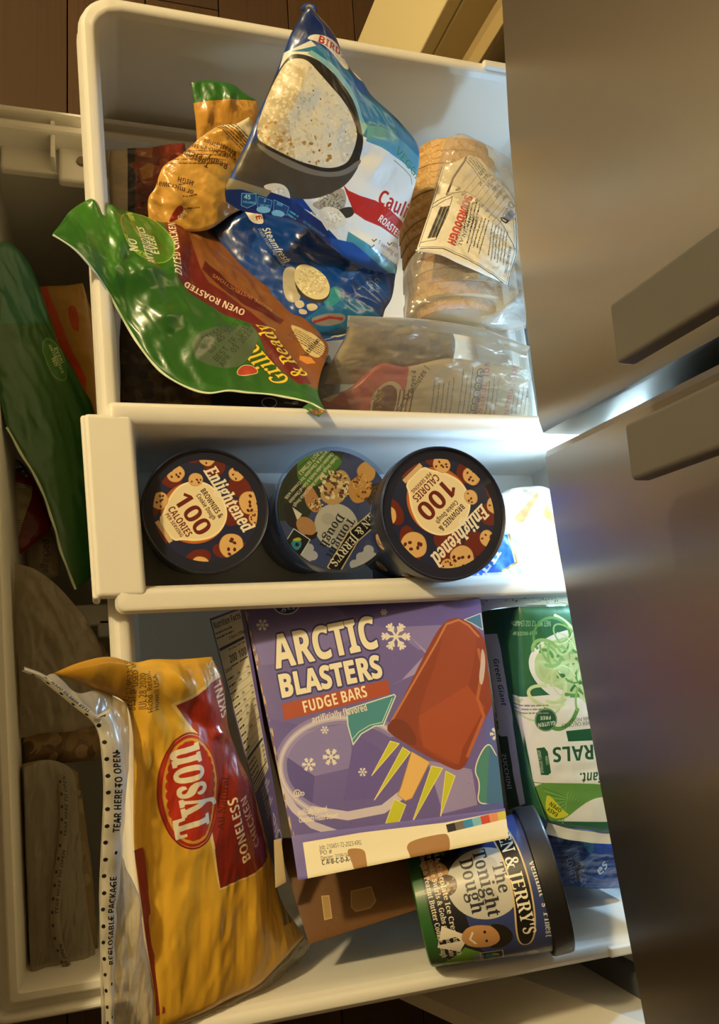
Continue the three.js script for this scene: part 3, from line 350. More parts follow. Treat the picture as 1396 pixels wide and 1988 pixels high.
// meat pack low in the corner
{
  const sides = [[[-40,-27.2],[-25.4,-28.7],[-4.4,-29.8],[13,-33.3],[27.2,-34.6]], [[27.2,-34.6],[27.4,-12.7],[22.3,9.2],[11.4,41.8]], [[-49.7,46],[-30.4,47.4],[-9.3,45.7],[11.4,41.8]], [[-40,-27.2],[-42.9,-14.5],[-44.8,8.9],[-49.7,46]]];
  const tex = print(-75, -45, 75, 75, 6, (g) => { g.fillStyle = '#8a3a22'; g.fillRect(-75, -45, 150, 120); poly(g, [-45.3,-33.5,-24.2,-33.8,-37,62.2,-57.9,61.6], '#cdbf9e'); poly(g, [-24.2,-33.8,-17.7,-33.9,-30.6,62.4,-37,62.2], '#1a1612');
    poly(g, [-17.5,-33.9,31,-39,18.5,52.8,-28.9,51.7], '#7a2c1c'); speck(g, 0.2,-1.7, 24.7, 35.5, 40, 7, ['#9c4a26', '#6e2416', '#8f3a20', '#57180f'], 51); poly(g, [-18.1,-6,-8.8,-12.5,-4,-9.3,-7.6,1.5,-16.2,3.6], '#b9803a'); poly(g, [-18,-29.6,-2.3,-29.8,-5.1,-16.9,-17.4,-18.9], '#a9642c'); });
  const o = place(thing('meat_pack', 'shrink wrapped meat pack with white and black edge in the basket corner', 'pack'), [[0.0563,0.5800,-0.4405],[0.9920,0.0000,-0.1266],[0.1251,-0.1516,0.9805]]);
  mesh('wrap', sheet(sides, { tex, up: 10, dn: 22, wr: 1.8, wf: 0.04, wang: 0.1, seed: 16, n: 40, ps: 0.3, pq: 0.3 }), film(tex, { clearcoat: 0.8 }), o);
  mesh('tray_rim', seal([[-41.5,-27.2],[-42.9,-14.5],[-39.3,-1.7],[-39.8,10],[-39.8,24.9],[-41.4,40.8]], 6, { out: 1 }), clear({ color: 0xd8cfb8, transmission: 0.4, roughness: 0.4 }), o);
}
// dark pouch at the bottom, half under the green bag
{
  const sides = [[[-49.9,-50.1],[-21.1,-58.2],[25.6,-46],[82.5,-25.8],[140.3,0]], [[140.3,0],[148.4,26],[141.1,56.7],[134.6,76.8]], [[-55.8,63.3],[-11.9,68.9],[43.3,74.9],[95.4,78.5],[134.6,76.8]], [[-49.9,-50.1],[-53.7,-14.9],[-53.9,24.6],[-55.8,63.3]]];
  const tex = print(-75, -70, 130, 80, 4, (g) => { g.fillStyle = '#4a3215'; g.fillRect(-75, -70, 205, 150); speck(g, 0, 20, 110, 60, 300, 6, ['#5c4220', '#3a260f', '#6a4f2a', '#452d12'], 61); poly(g, [32.1,15.1,140.3,0,144.1,82.1,19.7,79.3], '#151419'); oval(g, 77.9,50.7, 6.8, 4.8, 0, null, '#d9d4c8', 0.7); T(g, '∞', 99.4,55, 9.7, -0.2, '#b9b4a8'); });
  const o = place(thing('freezer_pouch', 'dark brown pouch low in the basket under the green bag', 'pouch'), [[0.0743,0.5450,-0.2869],[0.9952,0.0963,-0.0173],[0.0170,0.0039,0.9998]]);
  mesh('pouch', sheet(sides, { tex, up: 14, dn: 30, wr: 3, wf: 0.02, seed: 18, n: 44, ps: 0.35, pq: 0.35 }), film(tex), o);
}
// loaf of sourdough in its clear bag
{
  const loaf = thing('bread_loaf', 'sliced sourdough loaf with a golden crust inside the clear bag', 'bread'); place(loaf, [[0.3158,0.6650,-0.3655],[0.9937,0.1013,-0.0479],[0.0545,-0.0635,0.9965]]);
  // slices: domed outlines stacked along the loaf
  const crumb = std(0xe6d2a8, 0.9), crustTex = print(0, 0, 60, 60, 5, (g) => { g.fillStyle = '#cfa468'; g.fillRect(0, 0, 60, 60); speck(g, 30, 30, 42, 42, 260, 3, ['#d8b27c', '#c39556', '#dcbc8c', '#b98848', '#d2aa70'], 151); speck(g, 30, 30, 42, 42, 300, 0.6, ['#ecdcbc', '#e4cfa8'], 152); });
  crustTex.map.wrapS = crustTex.map.wrapT = THREE.RepeatWrapping; crustTex.map.repeat.set(16, 16);
  const crust = std(0xffffff, 0.8, { map: crustTex.map, bumpMap: crumple, bumpScale: 0.001 });
  const r = rng(31), N = 13;
  for (let i = 0; i < N; i++) {
    const s = new THREE.Shape(), W = 0.040 * (i === 0 || i === N - 1 ? 0.86 : 0.97 + 0.05 * r()), H = 0.052 * (i === N - 1 ? 0.82 : 1);
    s.moveTo(-W, -0.035); s.lineTo(W, -0.035); s.bezierCurveTo(W * 1.12, -0.01, W * 1.08, H * 0.42, W * 0.62, H * 0.6); s.bezierCurveTo(W * 0.2, H * 0.72, -W * 0.2, H * 0.72, -W * 0.62, H * 0.6); s.bezierCurveTo(-W * 1.08, H * 0.42, -W * 1.12, -0.01, -W, -0.035);
    const g = new THREE.ExtrudeGeometry(s, { depth: 0.0105, bevelEnabled: true, bevelSize: 0.0008, bevelThickness: 0.0007, bevelSegments: 2, curveSegments: 10 }); g.translate(-0.001 + 0.004 * (r() - 0.5), -0.034, -0.092 + i * 0.0122);
    const m = mesh('slice', g, [crumb, crust], loaf); m.rotation.y = -0.06;
  }
  const bagG = thing('bread_bag', 'crinkled clear plastic bread bag wrapped around the sourdough loaf', 'bag'); place(bagG, [[0.3158,0.6650,-0.3655],[0.9937,0.1013,-0.0479],[0.0545,-0.0635,0.9965]]);
  const sides = [[[-9.9,-91.1,4],[3.3,-94.3,4],[17.9,-90.2,2],[35.2,-83.1],[53.5,-75.6,-4]], [[53.5,-75.6,-4],[54.9,-31.6,-6],[52.6,23,-6],[52.2,57.7,-8],[51.4,82.4,-10]], [[-64.1,74.9],[-45.5,79.4],[-23.6,81.3],[4,84.7],[28.2,85.3,-4],[51.4,82.4,-10]], [[-9.9,-91.1,4],[-17,-72.2,2],[-27.1,-39.1],[-44.7,8.3],[-56.1,24.8],[-58.9,52],[-64.1,74.9]]];
  mesh('film', sheet(sides, { up: 16, dn: 60, wr: 3.2, wf: 0.028, wang: 0.5, seed: 23, n: 80, ps: 0.32, pq: 0.32, creases: [[-5.6,45.3, 19,65.7, 5, 7], [-5.6,45.3, 12.6,35.1, 5, 7], [13.5,39.3, 15.4,47.6, 4, 6], [-54.6,63, -5.4,68, 5, 9], [13.2,78.1, 47.6,55.1, 6, 9], [-46.2,-16.6, -22.7,-27.9, 3, 8]] }), clear({ roughness: 0.16, transmission: 0.78, color: 0xf6f2ea }), bagG);
  mesh('twisted_tail', sheet([[[7.7,71.6,-6],[18.6,69.8,-4],[34.1,60.3,-4],[49.5,48.6,-6]], [[49.5,48.6,-6],[52.8,59.8,-10],[53.8,76.9,-14]], [[15.3,81.6,-14],[27.4,84,-16],[41.8,85.8,-16],[53.7,84.7,-16]], [[7.7,71.6,-6],[10,77.2,-10],[15.3,81.6,-14]]], { up: 7, dn: 4, wr: 2.4, wf: 0.06, seed: 26, n: 36 }), clear({ roughness: 0.2, transmission: 0.75, color: 0xf0f0ee }), bagG);
}
{
  const tex = print(-55, -80, 60, 75, 8, (g) => {
    g.fillStyle = '#eee6d2'; g.fillRect(-55, -80, 115, 155);
    poly(g, [16.2,-67.5,25.9,-64.3,51.5,-21,42.1,33.6,35.1,46.8,28.4,62.8,-30,32.8,-52,28.5,-32.9,-11.5,-13.5,-54.9], null, '#2a2622', 0.7); poly(g, [16.1,-65.3,25,-62.4,47.9,-17.9,39.8,32.1,27.4,60.6,-28.5,31.6,-49.8,27.4,-31.6,-10.7,-12.2,-53.9], null, '#2a2622', 0.35);
    path(g, [10.6,-64.7,5.1,-54.5,-7.7,-38.9,-16.2,-22.8], '#4a1d14', 1.8); path(g, [-30.3,-14.5,-11.9,-23.3,2.5,-24,15.8,-10.1,32.6,8,41.8,27.6], '#2a2622', 0.6); path(g, [-31.6,-10.7,-11.8,-19.8,-19.7,-2.5,-35.3,23.3,-47.7,23.2], '#2a2622', 0.5);
    T(g, 'SOURDOUGH', 0.5,-21, 9.4, 2.063, '#c8483a', { len: 54.4, line: '#c8483a', lw: 0.7, bl: 'bottom' }); g.save();
    T(g, 'ORIGINAL', 1.2,-2.5, 4.4, 2.082, '#3a332c', { w: 'normal', f: 'serif', len: 36.5 }); T(g, 'SAN FRANCISCO', -0.1,-10.8, 4.4, 2.056, '#3a332c', { w: 'normal', f: 'serif', len: 44.8 }); g.restore();
    for (let i = 0; i < 14; i++) { const t = i / 14; path(g, [-24.8,-10, -41.7,20.3].map((v, k) => v + (k % 2 ? 0 : t * 9)), '#2a2622', 0.15 + (i * 7 % 5) * 0.16); }
    // nutrition table
    for (let i = 0; i < 9; i++) { const a = [23,-48.6,-0.1,-25.2], b = [41.7,-8.7,23.3,11], t = i / 8; path(g, [a[0] + (b[0] - a[0]) * t, a[1] + (b[1] - a[1]) * t, a[2] + (b[2] - a[2]) * t, a[3] + (b[3] - a[3]) * t], '#2a2622', 0.3); }
    T(g, 'Calories', 44.7,-20.2, 9.1, 2.172, '#241f1a', { len: 21.2 }); T(g, '0', 33.2,-2.6, 10.3, 2.172, '#241f1a'); poly(g, [45.2,-11.8,48.7,-7.2,37.8,3.5,35.1,-1.1], '#4a1d14');
    ['Carb', 'Total Fat', 'Sat Fat', 'Trans', 'Sodium', 'Fiber'].forEach((s, i) => { const a = [23,-48.6,47.4,-22.5], t = i / 6; T(g, s, a[0] + (a[2] - a[0]) * t, a[1] + (a[3] - a[1]) * t, 5, 2.373, '#3a332c', { sx: 0.8 }); }); lines(g, 15.2,-61.7, 1.034, 5, 2.6, 24, 1.2, '#6a655c', 8); ['0%', '1%', '11%', '16%', '6%', '2%'].forEach((s, i) => { const a = [-4.3,-29.8,19.8,-8.6], t = i / 5; T(g, s, a[0] + (a[2] - a[0]) * t, a[1] + (a[3] - a[1]) * t, 4.1, 2.373, '#241f1a'); });
    lines(g, 36.1,12.6, 1.869, 6, 3.2, 40.3, 0.9, '#4a443c', 12); lines(g, 17.3,5, 1.999, 5, 3.2, 40.6, 1, '#3a342c', 13); lines(g, 11.6,-10.9, 1.933, 4, 3, 31.3, 1.2, '#2a2622', 14);
    T(g, 'READ INSTRUCTIONS', 35.6,26.1, 3.8, 1.898, '#2a2622', { len: 26.4 });
  });
  const L = place(thing('bread_label', 'white printed sourdough label crumpled across the top of the bread bag', 'label'), [[0.3131,0.6730,-0.3757],[0.9949,0.0759,-0.0667],[0.0616,0.0679,0.9958]]);
  mesh('paper', sheet([[[-14.4,-53.5,2],[-0.9,-56.9,6],[12.2,-61.4,8],[22.8,-59.7,6]], [[22.8,-59.7,6],[32.9,-42,5],[52.6,-22.4,-2],[47.4,11.3,-2],[43.8,31.8,-3],[36.7,45.1,-3],[29.5,61.7,-2]], [[-52.8,29.7,2],[-33.5,37.6,8],[-19.7,44.9,8],[1.5,54.2,6],[29.5,61.7,-2]], [[-14.4,-53.5,2],[-26.8,-24.4,3],[-34.7,-6.5,3],[-52.8,29.7,2]]], { tex, up: 2.6, dn: -2.0, wr: 1.8, wf: 0.04, wang: 0.7, seed: 29, n: 60, ps: 0.3, pq: 0.3, creases: [[17.7,-43.9, 2.2,-22.2, -3, 9], [2.2,-22.2, 17.3,12.5, 3, 8], [16.1,3.5, 31.1,15.5, 3, 6]] }), film(tex, { roughness: 0.5, clearcoat: 0.4 }), L);
}
// package of flat noodles inside a clouded zip bag
{
  const sides = [[[-105.9,15.5],[-81.8,6.7],[-53.7,-15.7],[-33,-12.8],[8.1,-20.6],[38.1,-17.8],[63.6,-16.4],[82.9,-13.4]], [[82.9,-13.4],[90.4,3.9],[92.9,23.2],[95.4,56]], [[-107.8,45.7],[-70.1,52.6],[-21.6,53.6],[28.9,55.5],[95.4,56]], [[-105.9,15.5],[-107.8,24.5],[-108.3,33.5],[-107.8,45.7]]];
  const tex = print(-115, -60, 90, 60, 6, (g) => {
    g.fillStyle = '#e8dcc4'; g.fillRect(-115, -60, 205, 120); poly(g, [-111.5,27.4,-82,3.7,-53.9,-18.6,-36.3,-14.3,-29.1,-12.8,-31.8,3.8,-40.5,15.9,-49.3,53,-110.7,51.8], '#d4606a'); poly(g, [-108.9,15.5,-87.3,21.6,-72.1,15.7,-77.2,37,-102,36.6], '#b9505c');
    blob(g, [-64.3,15.8,-57.2,3.7,-46.5,-2.3,-36.7,2.2,-33.6,12.9,-36.7,25.2,-42.5,34.4,-63.1,35.6], '#efe6d4'); blob(g, [-62.5,18.8,-55.5,5.2,-46.3,1,-39.6,6.8,-40.1,22,-44.1,34.4,-61.6,34.1], '#7a2c22'); for (let i = 0; i < 9; i++) path(g, [-57,6.7, -60.1,32.6].map((v, k) => v + (k % 2 ? 0 : i * 4)), i % 2 ? '#933a2c' : '#611e17', 1.4); speck(g, -56.4,15.8, 6.4, 7.9, 30, 1, ['#d9c24a', '#7f9a3a'], 71);
    T(g, 'serves 4', -24.9,9.9, 6.4, -1.446, '#2c2a3a', { sx: 0.8 }); T(g, 'time: 12 minutes | ', -39.5,31.3, 7, -0.995, '#2c2a3a', { sx: 0.85 });
    for (const [x, y, n, L, s] of [[-7.2,28.6, 5, 34, 3], [19.5,28.9, 3, 44, 5], [46.8,30.8, 3, 36, 6], [74.4,29.5, 5, 26, 7]]) lines(g, x, y, -1.52, n, 4.6, L, 1.0, '#5a68a0', s);
    for (let i = 0; i < 7; i++) { const a = [34.7,29,39.1,-8.5], t = i / 6; oval(g, a[0] + (a[2] - a[0]) * t, a[1] + (a[3] - a[1]) * t, 3.4, 3.4, 0, null, '#4a5488', 0.9); oval(g, a[0] + (a[2] - a[0]) * t + 1, a[1] + (a[3] - a[1]) * t, 1.3, 1.3, 0, null, '#4a5488', 0.8); }
    T(g, 'INSTRUCTIONS', 43.6,32.3, 7.6, -1.465, '#dc8fa0', { len: 55.5 }); T(g, 'INSTRUCTIONS', 71.5,34.3, 7.6, -1.455, '#dc8fa0', { len: 56.2 });
  });
  const o = place(thing('noodle_package', 'cream and pink noodle package inside the clouded zip bag', 'package'), [[0.2924,0.6300,-0.2417],[0.9990,0.0302,-0.0336],[0.0442,-0.4982,0.8659]]);
  mesh('pouch', sheet(sides, { tex, up: 6, dn: 16, wr: 1.2, wf: 0.03, seed: 33, n: 48, ps: 0.4, pq: 0.4 }), film(tex, { roughness: 0.5 }), o);
}
{
  const sides = [[[-73.5,-41.8],[-48.1,-41.2],[-14.9,-40.3],[13,-37.8],[36.9,-34.5],[53.2,-31.1],[75.1,-23.9],[95.7,-17.3]], [[95.7,-17.3],[99.4,-0.6],[102.9,21],[109.6,69]], [[-97.1,40.1],[-58.9,49.7],[-11.7,53.7],[37,54.6],[109.6,69]], [[-73.5,-41.8],[-74.8,-26.2],[-83.7,-7.7],[-95.1,5.1],[-99.2,16.7],[-97.1,40.1]]];
  const wt = print(-110, -60, 60, 50, 3, (g) => { g.fillStyle = '#97876a'; g.fillRect(-110, -60, 170, 110); speck(g, -20, -10, 80, 50, 160, 6, ['#9f8f72', '#8d7d60', '#a6977c'], 161); });
  const wp = place(thing('frozen_meat', 'grey tan wrapped cut added behind the noodle package inside the clouded zip bag', 'meat'), [[0.2758,0.6480,-0.2488],[0.9981,0.0546,-0.0301],[0.0533,-0.4967,0.8663]]);
  mesh('portion', sheet([[[-66,-36.4,-16],[-40.2,-36.7,-16],[-6.1,-35.7,-16],[25,-32.2,-18]], [[25,-32.2,-18],[31,-18.9,-18],[31.6,-1.9,-20]], [[-87.7,18.6,-18],[-54.3,19.6,-22],[-13,12.5,-24],[31.6,-1.9,-20]], [[-66,-36.4,-16],[-68.4,-22.7,-16],[-78.2,-2.4,-16],[-87.7,18.6,-18]]], { tex: wt, up: 6, dn: 40, wr: 1.6, wf: 0.03, seed: 163, n: 40, ps: 0.35, pq: 0.35 }), std(0xffffff, 0.6, { map: wt.map }), wp);  // added cut: darkens the clear bag and blocks stray light
  const o = place(thing('zip_bag', 'clouded clear zip bag around the noodle package next to the tray', 'bag'), [[0.2758,0.6480,-0.2488],[0.9981,0.0546,-0.0301],[0.0533,-0.4967,0.8663]]);
  mesh('film', sheet(sides, { up: 5, dn: -4.2, wr: 2.4, wf: 0.03, wang: 0.3, seed: 36, n: 72, ps: 0.4, pq: 0.4, creases: [[15.5,-27.1, 20.4,-5.1, 5, 6], [30.1,-22.1, 59.8,-14.1, 5, 7], [-40.4,-9.3, -27.8,-2.1, 4, 8], [-7.7,20.2, 18.9,-5.1, 4, 8], [-26.2,-26.6, -11.2,-31.1, 4, 6]] }), clear({ transmission: 0.9, roughness: 0.1, color: 0xf0ede6 }), o);
  mesh('zip_strip', seal(sides[0], 9, { out: 1 }), clear({ transmission: 0.5, roughness: 0.25, color: 0xe0dcd2 }), o);
}

// ---------------------------------------------------------------- ice cream tubs
function lathe(pts, seg = 72) { return new THREE.LatheGeometry(pts.map(([r, y]) => new THREE.Vector2(r, y)), seg); }
function disc(r, y) { const g = new THREE.CircleGeometry(r, 64); g.rotateX(-Math.PI / 2); g.translate(0, y, 0); return g; }
const cookie = (g, x, y, r, seed) => { const q = rng(seed), p = []; for (let i = 0; i < 9; i++) { const a = i / 9 * 6.283, d = r * (0.9 + 0.2 * q()); p.push(x + Math.cos(a) * d, y + Math.sin(a) * d); } blob(g, p, '#e0b679', '#b98545', 0.4); for (let i = 0; i < 6; i++) { const a = q() * 6.283, d = r * 0.68 * Math.sqrt(q()); oval(g, x + Math.cos(a) * d, y + Math.sin(a) * d, r * 0.15, r * 0.11, q() * 3, '#5a1f14'); } };
const brownieArt = print(-50, -50, 50, 50, 10, (g) => {
  g.fillStyle = '#1f2546'; g.fillRect(-50, -50, 100, 100);
  for (const [x, y, a, b, t] of [[-28, -26, 9, 7, 0.4], [-10, -46, 8, 6, 0], [8, -38, 9, 9, 0.3], [28, -20, 10, 9, 0.5], [22, 2, 9, 12, 0.4], [36, 8, 9, 6, 0.9], [-44, -4, 7, 9, 0], [-8, 40, 11, 7, -0.3], [30, 34, 10, 6, 0.5], [-28, 42, 9, 7, 0.4], [12, 34, 8, 6, 0.2], [44, -14, 6, 10, 0]]) oval(g, x, y, a, b, t, '#6b2417');
  oval(g, -10, 2, 27, 26, 0, rad(g, -10, 2, 21, 30, [0, '#e89a3a'], [0.6, '#b3591f'], [1, '#7a2e17']));
  g.save(); g.translate(-10, 2); g.rotate(1.01); g.scale(1.14, 1.14); // bulb drawn upright, then turned
  blob(g, [-23, -4, -16, -19, 0, -24, 16, -19, 23, -4, 18, 10, 11, 18, 9, 24, -9, 24, -11, 18, -18, 10], '#f2e2b8', '#fff0c8', 1.4);
  for (let i = 0; i < 4; i++) { g.fillStyle = i % 2 ? '#7a2e1c' : '#d9b98c'; g.fillRect(-9 + i, 24 + i * 3.4, 18 - 2 * i, 3.2); }
  T(g, 'BROWNIES &', 1, -12.5, 5.6, 0, '#3a1a10', { al: 'center', len: 25 }); T(g, 'Cookie Dough', 1, -7.8, 4.6, 0, '#3a1a10', { al: 'center', len: 22 });
  T(g, '100', 0, 7.2, 18, 0, '#6b2015', { al: 'center', len: 34 }); T(g, 'CALORIES', 0, 14.2, 7.2, 0, '#6b2015', { al: 'center', len: 25 }); T(g, 'PER SERVING', 0, 18.4, 3.6, 0, '#6b2015', { al: 'center', len: 20 }); g.restore();
  for (const [x, y, r, s] of [[-24, -31, 7.5, 1], [-8, -26, 6, 2], [2, -44, 7, 3], [26, -31, 7, 4], [37, -6, 10.5, 5], [-38, -8, 7.5, 6], [20, 30, 11, 7], [-6, 46, 8, 8], [41, 7, 6, 9]]) cookie(g, x, y, r, s);
  T(g, 'Enlightened', -1.5, -34, 15, 1.03, '#f6ecd6', { style: 'italic', f: 'serif', len: 62, line: '#f6ecd6', lw: 0.7 });
});
const tubSide = print(0, 0, 300, 90, 4, (g) => { g.fillStyle = '#26304f'; g.fillRect(0, 0, 300, 90); for (let i = 0; i < 14; i++) cookie(g, 10 + i * 21, 20 + (i * 37) % 55, 7, 20 + i); T(g, 'Enlightened', 60, 50, 24, 0, '#f6ecd6', { style: 'italic', f: 'serif' }); T(g, 'Enlightened', 210, 50, 24, 0, '#f6ecd6', { style: 'italic', f: 'serif' }); });
function tub(label, group, s, lidMat, topArt, sideArt, clearLid) {
  const t = thing('ice_cream_tub', label, 'ice cream', group), H = 0.094 * s, R = 0.0475 * s;
  const cg = lathe([[0.0005, 0], [0.036 * s, 0], [0.0375 * s, 0.0015], [0.0445 * s, H * 0.86], [0.0450 * s, H * 0.95]]); { const u = cg.attributes.uv, p = cg.attributes.position; for (let i = 0; i < u.count; i++) u.setY(i, Math.min(1, p.getY(i) / (H * 0.95))); }
  mesh('carton', cg, phys(0xffffff, 0.42, { map: sideArt.map, clearcoat: 0.3, side: THREE.DoubleSide }), t);
  const L = mesh('lid', lathe([[R * 0.955, H * 0.865], [R * 0.985, H * 0.86], [R, H * 0.875], [R, H * 0.99], [R * 0.992, H * 1.008], [R * 0.972, H * 1.012], [R * 0.958, H * 1.0], [R * 0.952, H * 0.985], [R * 0.4, H * 0.983], [0.0003, H * 0.983]]), lidMat, t);
  if (topArt) mesh('lid_label', disc(R * 0.948, H * (clearLid ? 0.966 : 0.9845)), phys(0xffffff, 0.38, { map: topArt.map, clearcoat: 0.35 }), L);
  return t;
}
const navy = phys(0x161a30, 0.42, { clearcoat: 0.2 });
{
  const a = tub('ice cream tub with a glowing bulb on its lid, wedged in the tray corner', 'tubs standing in the tray', 1.02, navy, brownieArt, tubSide); a.position.set(0.0795, 0.5635, -0.1195); a.rotation.z = 0.0;
  const c = tub('ice cream tub with a glowing bulb on its lid, propped up beside the light', 'tubs standing in the tray', 1.12, navy, brownieArt, tubSide); c.position.set(0.2570, 0.5955, -0.1085); c.rotation.set(0, -1.40, 0);
  const doughArt = print(-50, -50, 50, 50, 10, (g) => {
    g.fillStyle = '#3d4a7c'; g.fillRect(-50, -50, 100, 100);
    poly(g, [-50, -50, 10, -50, 4, -34, -14, -10, -26, 8, -50, 10], '#23301f'); blob(g, [-30, -48, -4, -50, 10, -42, -2, -30, -20, -16, -34, -24], '#4f8030');
    for (const [x, y] of [[38, 6], [42, 14], [24, 38], [18, 44], [-28, 36]]) { for (const [a, b] of [[0, 0], [5, 2], [-5, 2], [2, -4], [0, 4]]) oval(g, x + a, y + b, 4.6, 4, 0, '#b9bcc9'); }
    oval(g, -1, 14, 19, 19, 0, '#c9c6c0'); oval(g, 4, 18, 9, 8, 0, '#b5b2ad'); oval(g, -8, 8, 6, 5, 0, '#bcb9b3');
    oval(g, 38, -12, 12, 11, 0, '#3a3428'); speck(g, 38, -12, 10, 9, 60, 1, ['#5a503c', '#26211a'], 3);
    blob(g, [-16, -10, -6, -28, 8, -36, 16, -22, 8, -8, -4, -2], '#caa36a'); speck(g, -1, -20, 13, 12, 90, 1.8, ['#f0e4c4', '#7a5230', '#e6d2a0', '#4f3018'], 4); blob(g, [10, -14, 14, -26, 26, -30, 34, -20, 28, -8, 16, -4], '#cf9a52'); blob(g, [18, -34, 30, -44, 38, -34, 34, -24, 24, -24], '#d6a45c'); speck(g, 24, -20, 10, 12, 40, 1.3, ['#b87c38', '#e4bb78', '#6b3d1c'], 5);
    blob(g, [-28, -14, -22, -22, -16, -12, -12, -2, -18, 4, -26, -2], '#c08a58'); speck(g, -18, -4, 6, 6, 26, 1, ['#5a3418', '#efe0b0'], 6);
    // man in a dark suit, turned with the print
    blob(g, [-46, -6, -36, -4, -28, 8, -30, 18, -44, 14], '#1c1a20'); poly(g, [-38, -2, -30, 4, -34, 10], '#e8e2d4'); oval(g, -27, 14, 7, 9, -0.9, '#c08c5e'); blob(g, [-30, 20, -22, 22, -17, 17, -19, 24, -26, 26], '#241a12');
    for (const [s, y] of [['ONE PINT (473mL)', 0], ['Caramel & Chocolate Ice Creams with', 5], ['Chocolate Cookie Swirls & Gobs of Chocolate', 9.6], ['Cookie Dough & Peanut Butter Cookie Dough', 14.2]]) { g.save(); g.translate(-38, -20); g.rotate(-0.82 + Math.PI); T(g, s, -46, -y + 2, y ? 3.9 : 5, 0, '#efe6cc', { f: 'serif', len: y ? 58 : 34 }); g.restore(); }
    for (const [s, x, y] of [['The', 9, 27], ['Tonight', -1, 22], ['Dough', -8, 16]]) T(g, s, x, y, 10, -0.98 + Math.PI, '#23242e', { f: 'serif', al: 'center' });
    g.save(); g.translate(14, 24); g.rotate(-0.92 + 0.1); poly(g, [-34, -2, 0, -7, 34, -2, 34, 9, 0, 4, -34, 9], '#15120f', '#d9bf8a', 1); g.rotate(Math.PI); T(g, "BEN & JERRY'S", 0, 4, 10, 0, '#f4ecd8', { f: 'serif', al: 'center', len: 60 }); g.restore();
    T(g, 'Vermont’s Finest', 33, 8, 5.5, -0.92 + Math.PI, '#efe9d8', { f: 'serif', al: 'right' });
    g.save(); g.translate(-36, 28); g.rotate(0.6); g.fillStyle = '#121416'; g.fillRect(-8, -9, 16, 18); g.strokeStyle = '#d9dcdc'; g.lineWidth = 0.8; g.strokeRect(-8, -9, 16, 18); blob(g, [-5, 2, -1, -5, 4, -3, 5, 3, 1, 6], '#2f8fb0'); blob(g, [-5, 0, -1, -6, 3, -5, -1, -1], '#b9c23a'); oval(g, 1, 0.5, 1.6, 1.6, 0, '#121416'); g.restore();
  });
  const b = tub('ice cream tub with a clear lid over a blue cloud label, between two dark lids', 'tubs standing in the tray', 1.07, clear({ roughness: 0.06, color: 0xeef2f6 }), doughArt, print(0, 0, 300, 90, 2, (g) => { g.fillStyle = '#33508f'; g.fillRect(0, 0, 300, 90); for (let i = 0; i < 16; i++) oval(g, i * 20, 20 + (i * 31) % 60, 9, 6, 0, '#5f78b0'); }), true);
  b.position.set(0.1770, 0.5640, -0.1190); b.rotation.z = -0.05;
}
// packs under and behind the propped tub
{
  const tex = print(-80, -60, 80, 40, 5, (g) => { g.fillStyle = '#1450b4'; g.fillRect(-80, -60, 160, 100); });
  const o = place(thing('frozen_vegetable_bag', 'plain bright blue bag under the propped ice cream tub', 'bag'), [[0.2911,0.6120,-0.0811],[0.9960,0.0826,0.0351],[-0.0356,0.0043,0.9994]]);
  mesh('pouch', sheet([[[-58.9,-59.5],[-25.4,-69.5],[23.2,-70.5],[67.5,-61.8]], [[67.5,-61.8],[70.5,-33.1],[66.9,18.6]], [[-63.9,20.1],[-29.4,22.6],[17.9,22.9],[66.9,18.6]], [[-58.9,-59.5],[-63.8,-22.6],[-63.9,20.1]]], { tex, up: 4, dn: 16, wr: 1.6, seed: 41, n: 36, ps: 0.35, pq: 0.35 }), film(tex), o);
}
{
  const tex = print(-60, -45, 60, 60, 6, (g) => {
    g.fillStyle = '#eee9df'; g.fillRect(-60, -45, 120, 105); poly(g, [-21.3,8.4,11.1,-26,16.1,-19.1,-6.1,5.7,-18.8,12.5], '#e3c79a'); poly(g, [11.4,-9.4,23.9,8.4,23.6,13.9,9.2,3], '#e3b878'); poly(g, [12.4,36.8,25.6,24.8,25.6,43.6,17.5,42.2], '#e6bb80'); poly(g, [-66.5,19.1,-24.6,19.2,-19.3,44.7,-30.5,52.6,-73.3,53.6], '#2a6ad0'); path(g, [-23.2,19.2,-17.2,44,-30.5,51.9], '#caa050', 1.6);
    T(g, 'H', -38.2,46.6, 16.5, -0.964, '#f3f3f0', { line: '#9fb7d8', lw: 0.8, f: 'serif' }); T(g, 'E', -45.3,53.8, 13.7, -0.964, '#f3f3f0', { line: '#9fb7d8', lw: 0.8, f: 'serif' }); lines(g, -14.4,-16.2, -0.455, 4, 2.6, 16, 0.9, '#b9c6d6', 15);
  });
  const o = place(thing('potato_bag', 'white and tan bag with a blue patch at the lit end of the tray', 'bag'), [[0.3752,0.6250,-0.1197],[0.9770,0.2081,0.0459],[-0.0497,0.0130,0.9987]]);
  mesh('pouch', sheet([[[-30.8,-17.6],[-16.7,-24.5],[1.4,-26.7],[12.5,-27.1],[30,-19.1]], [[30,-19.1],[32.2,8.4],[31.8,32.9],[30,57.7]], [[-73.4,56.9],[-46.8,57.1],[-20,57.3],[30,57.7]], [[-30.8,-17.6],[-38.8,5.7],[-61.7,32.5],[-73.4,56.9]]], { tex, up: 9, dn: 30, wr: 3.2, wf: 0.035, wang: 0.8, seed: 44, n: 56, ps: 0.4, pq: 0.4, creases: [[12.5,-27.1, -11.9,11.1, 6, 9], [9.9,-8, 23.8,11.2, 5, 8]] }), film(tex, { roughness: 0.45, clearcoat: 0.3 }), o);
}

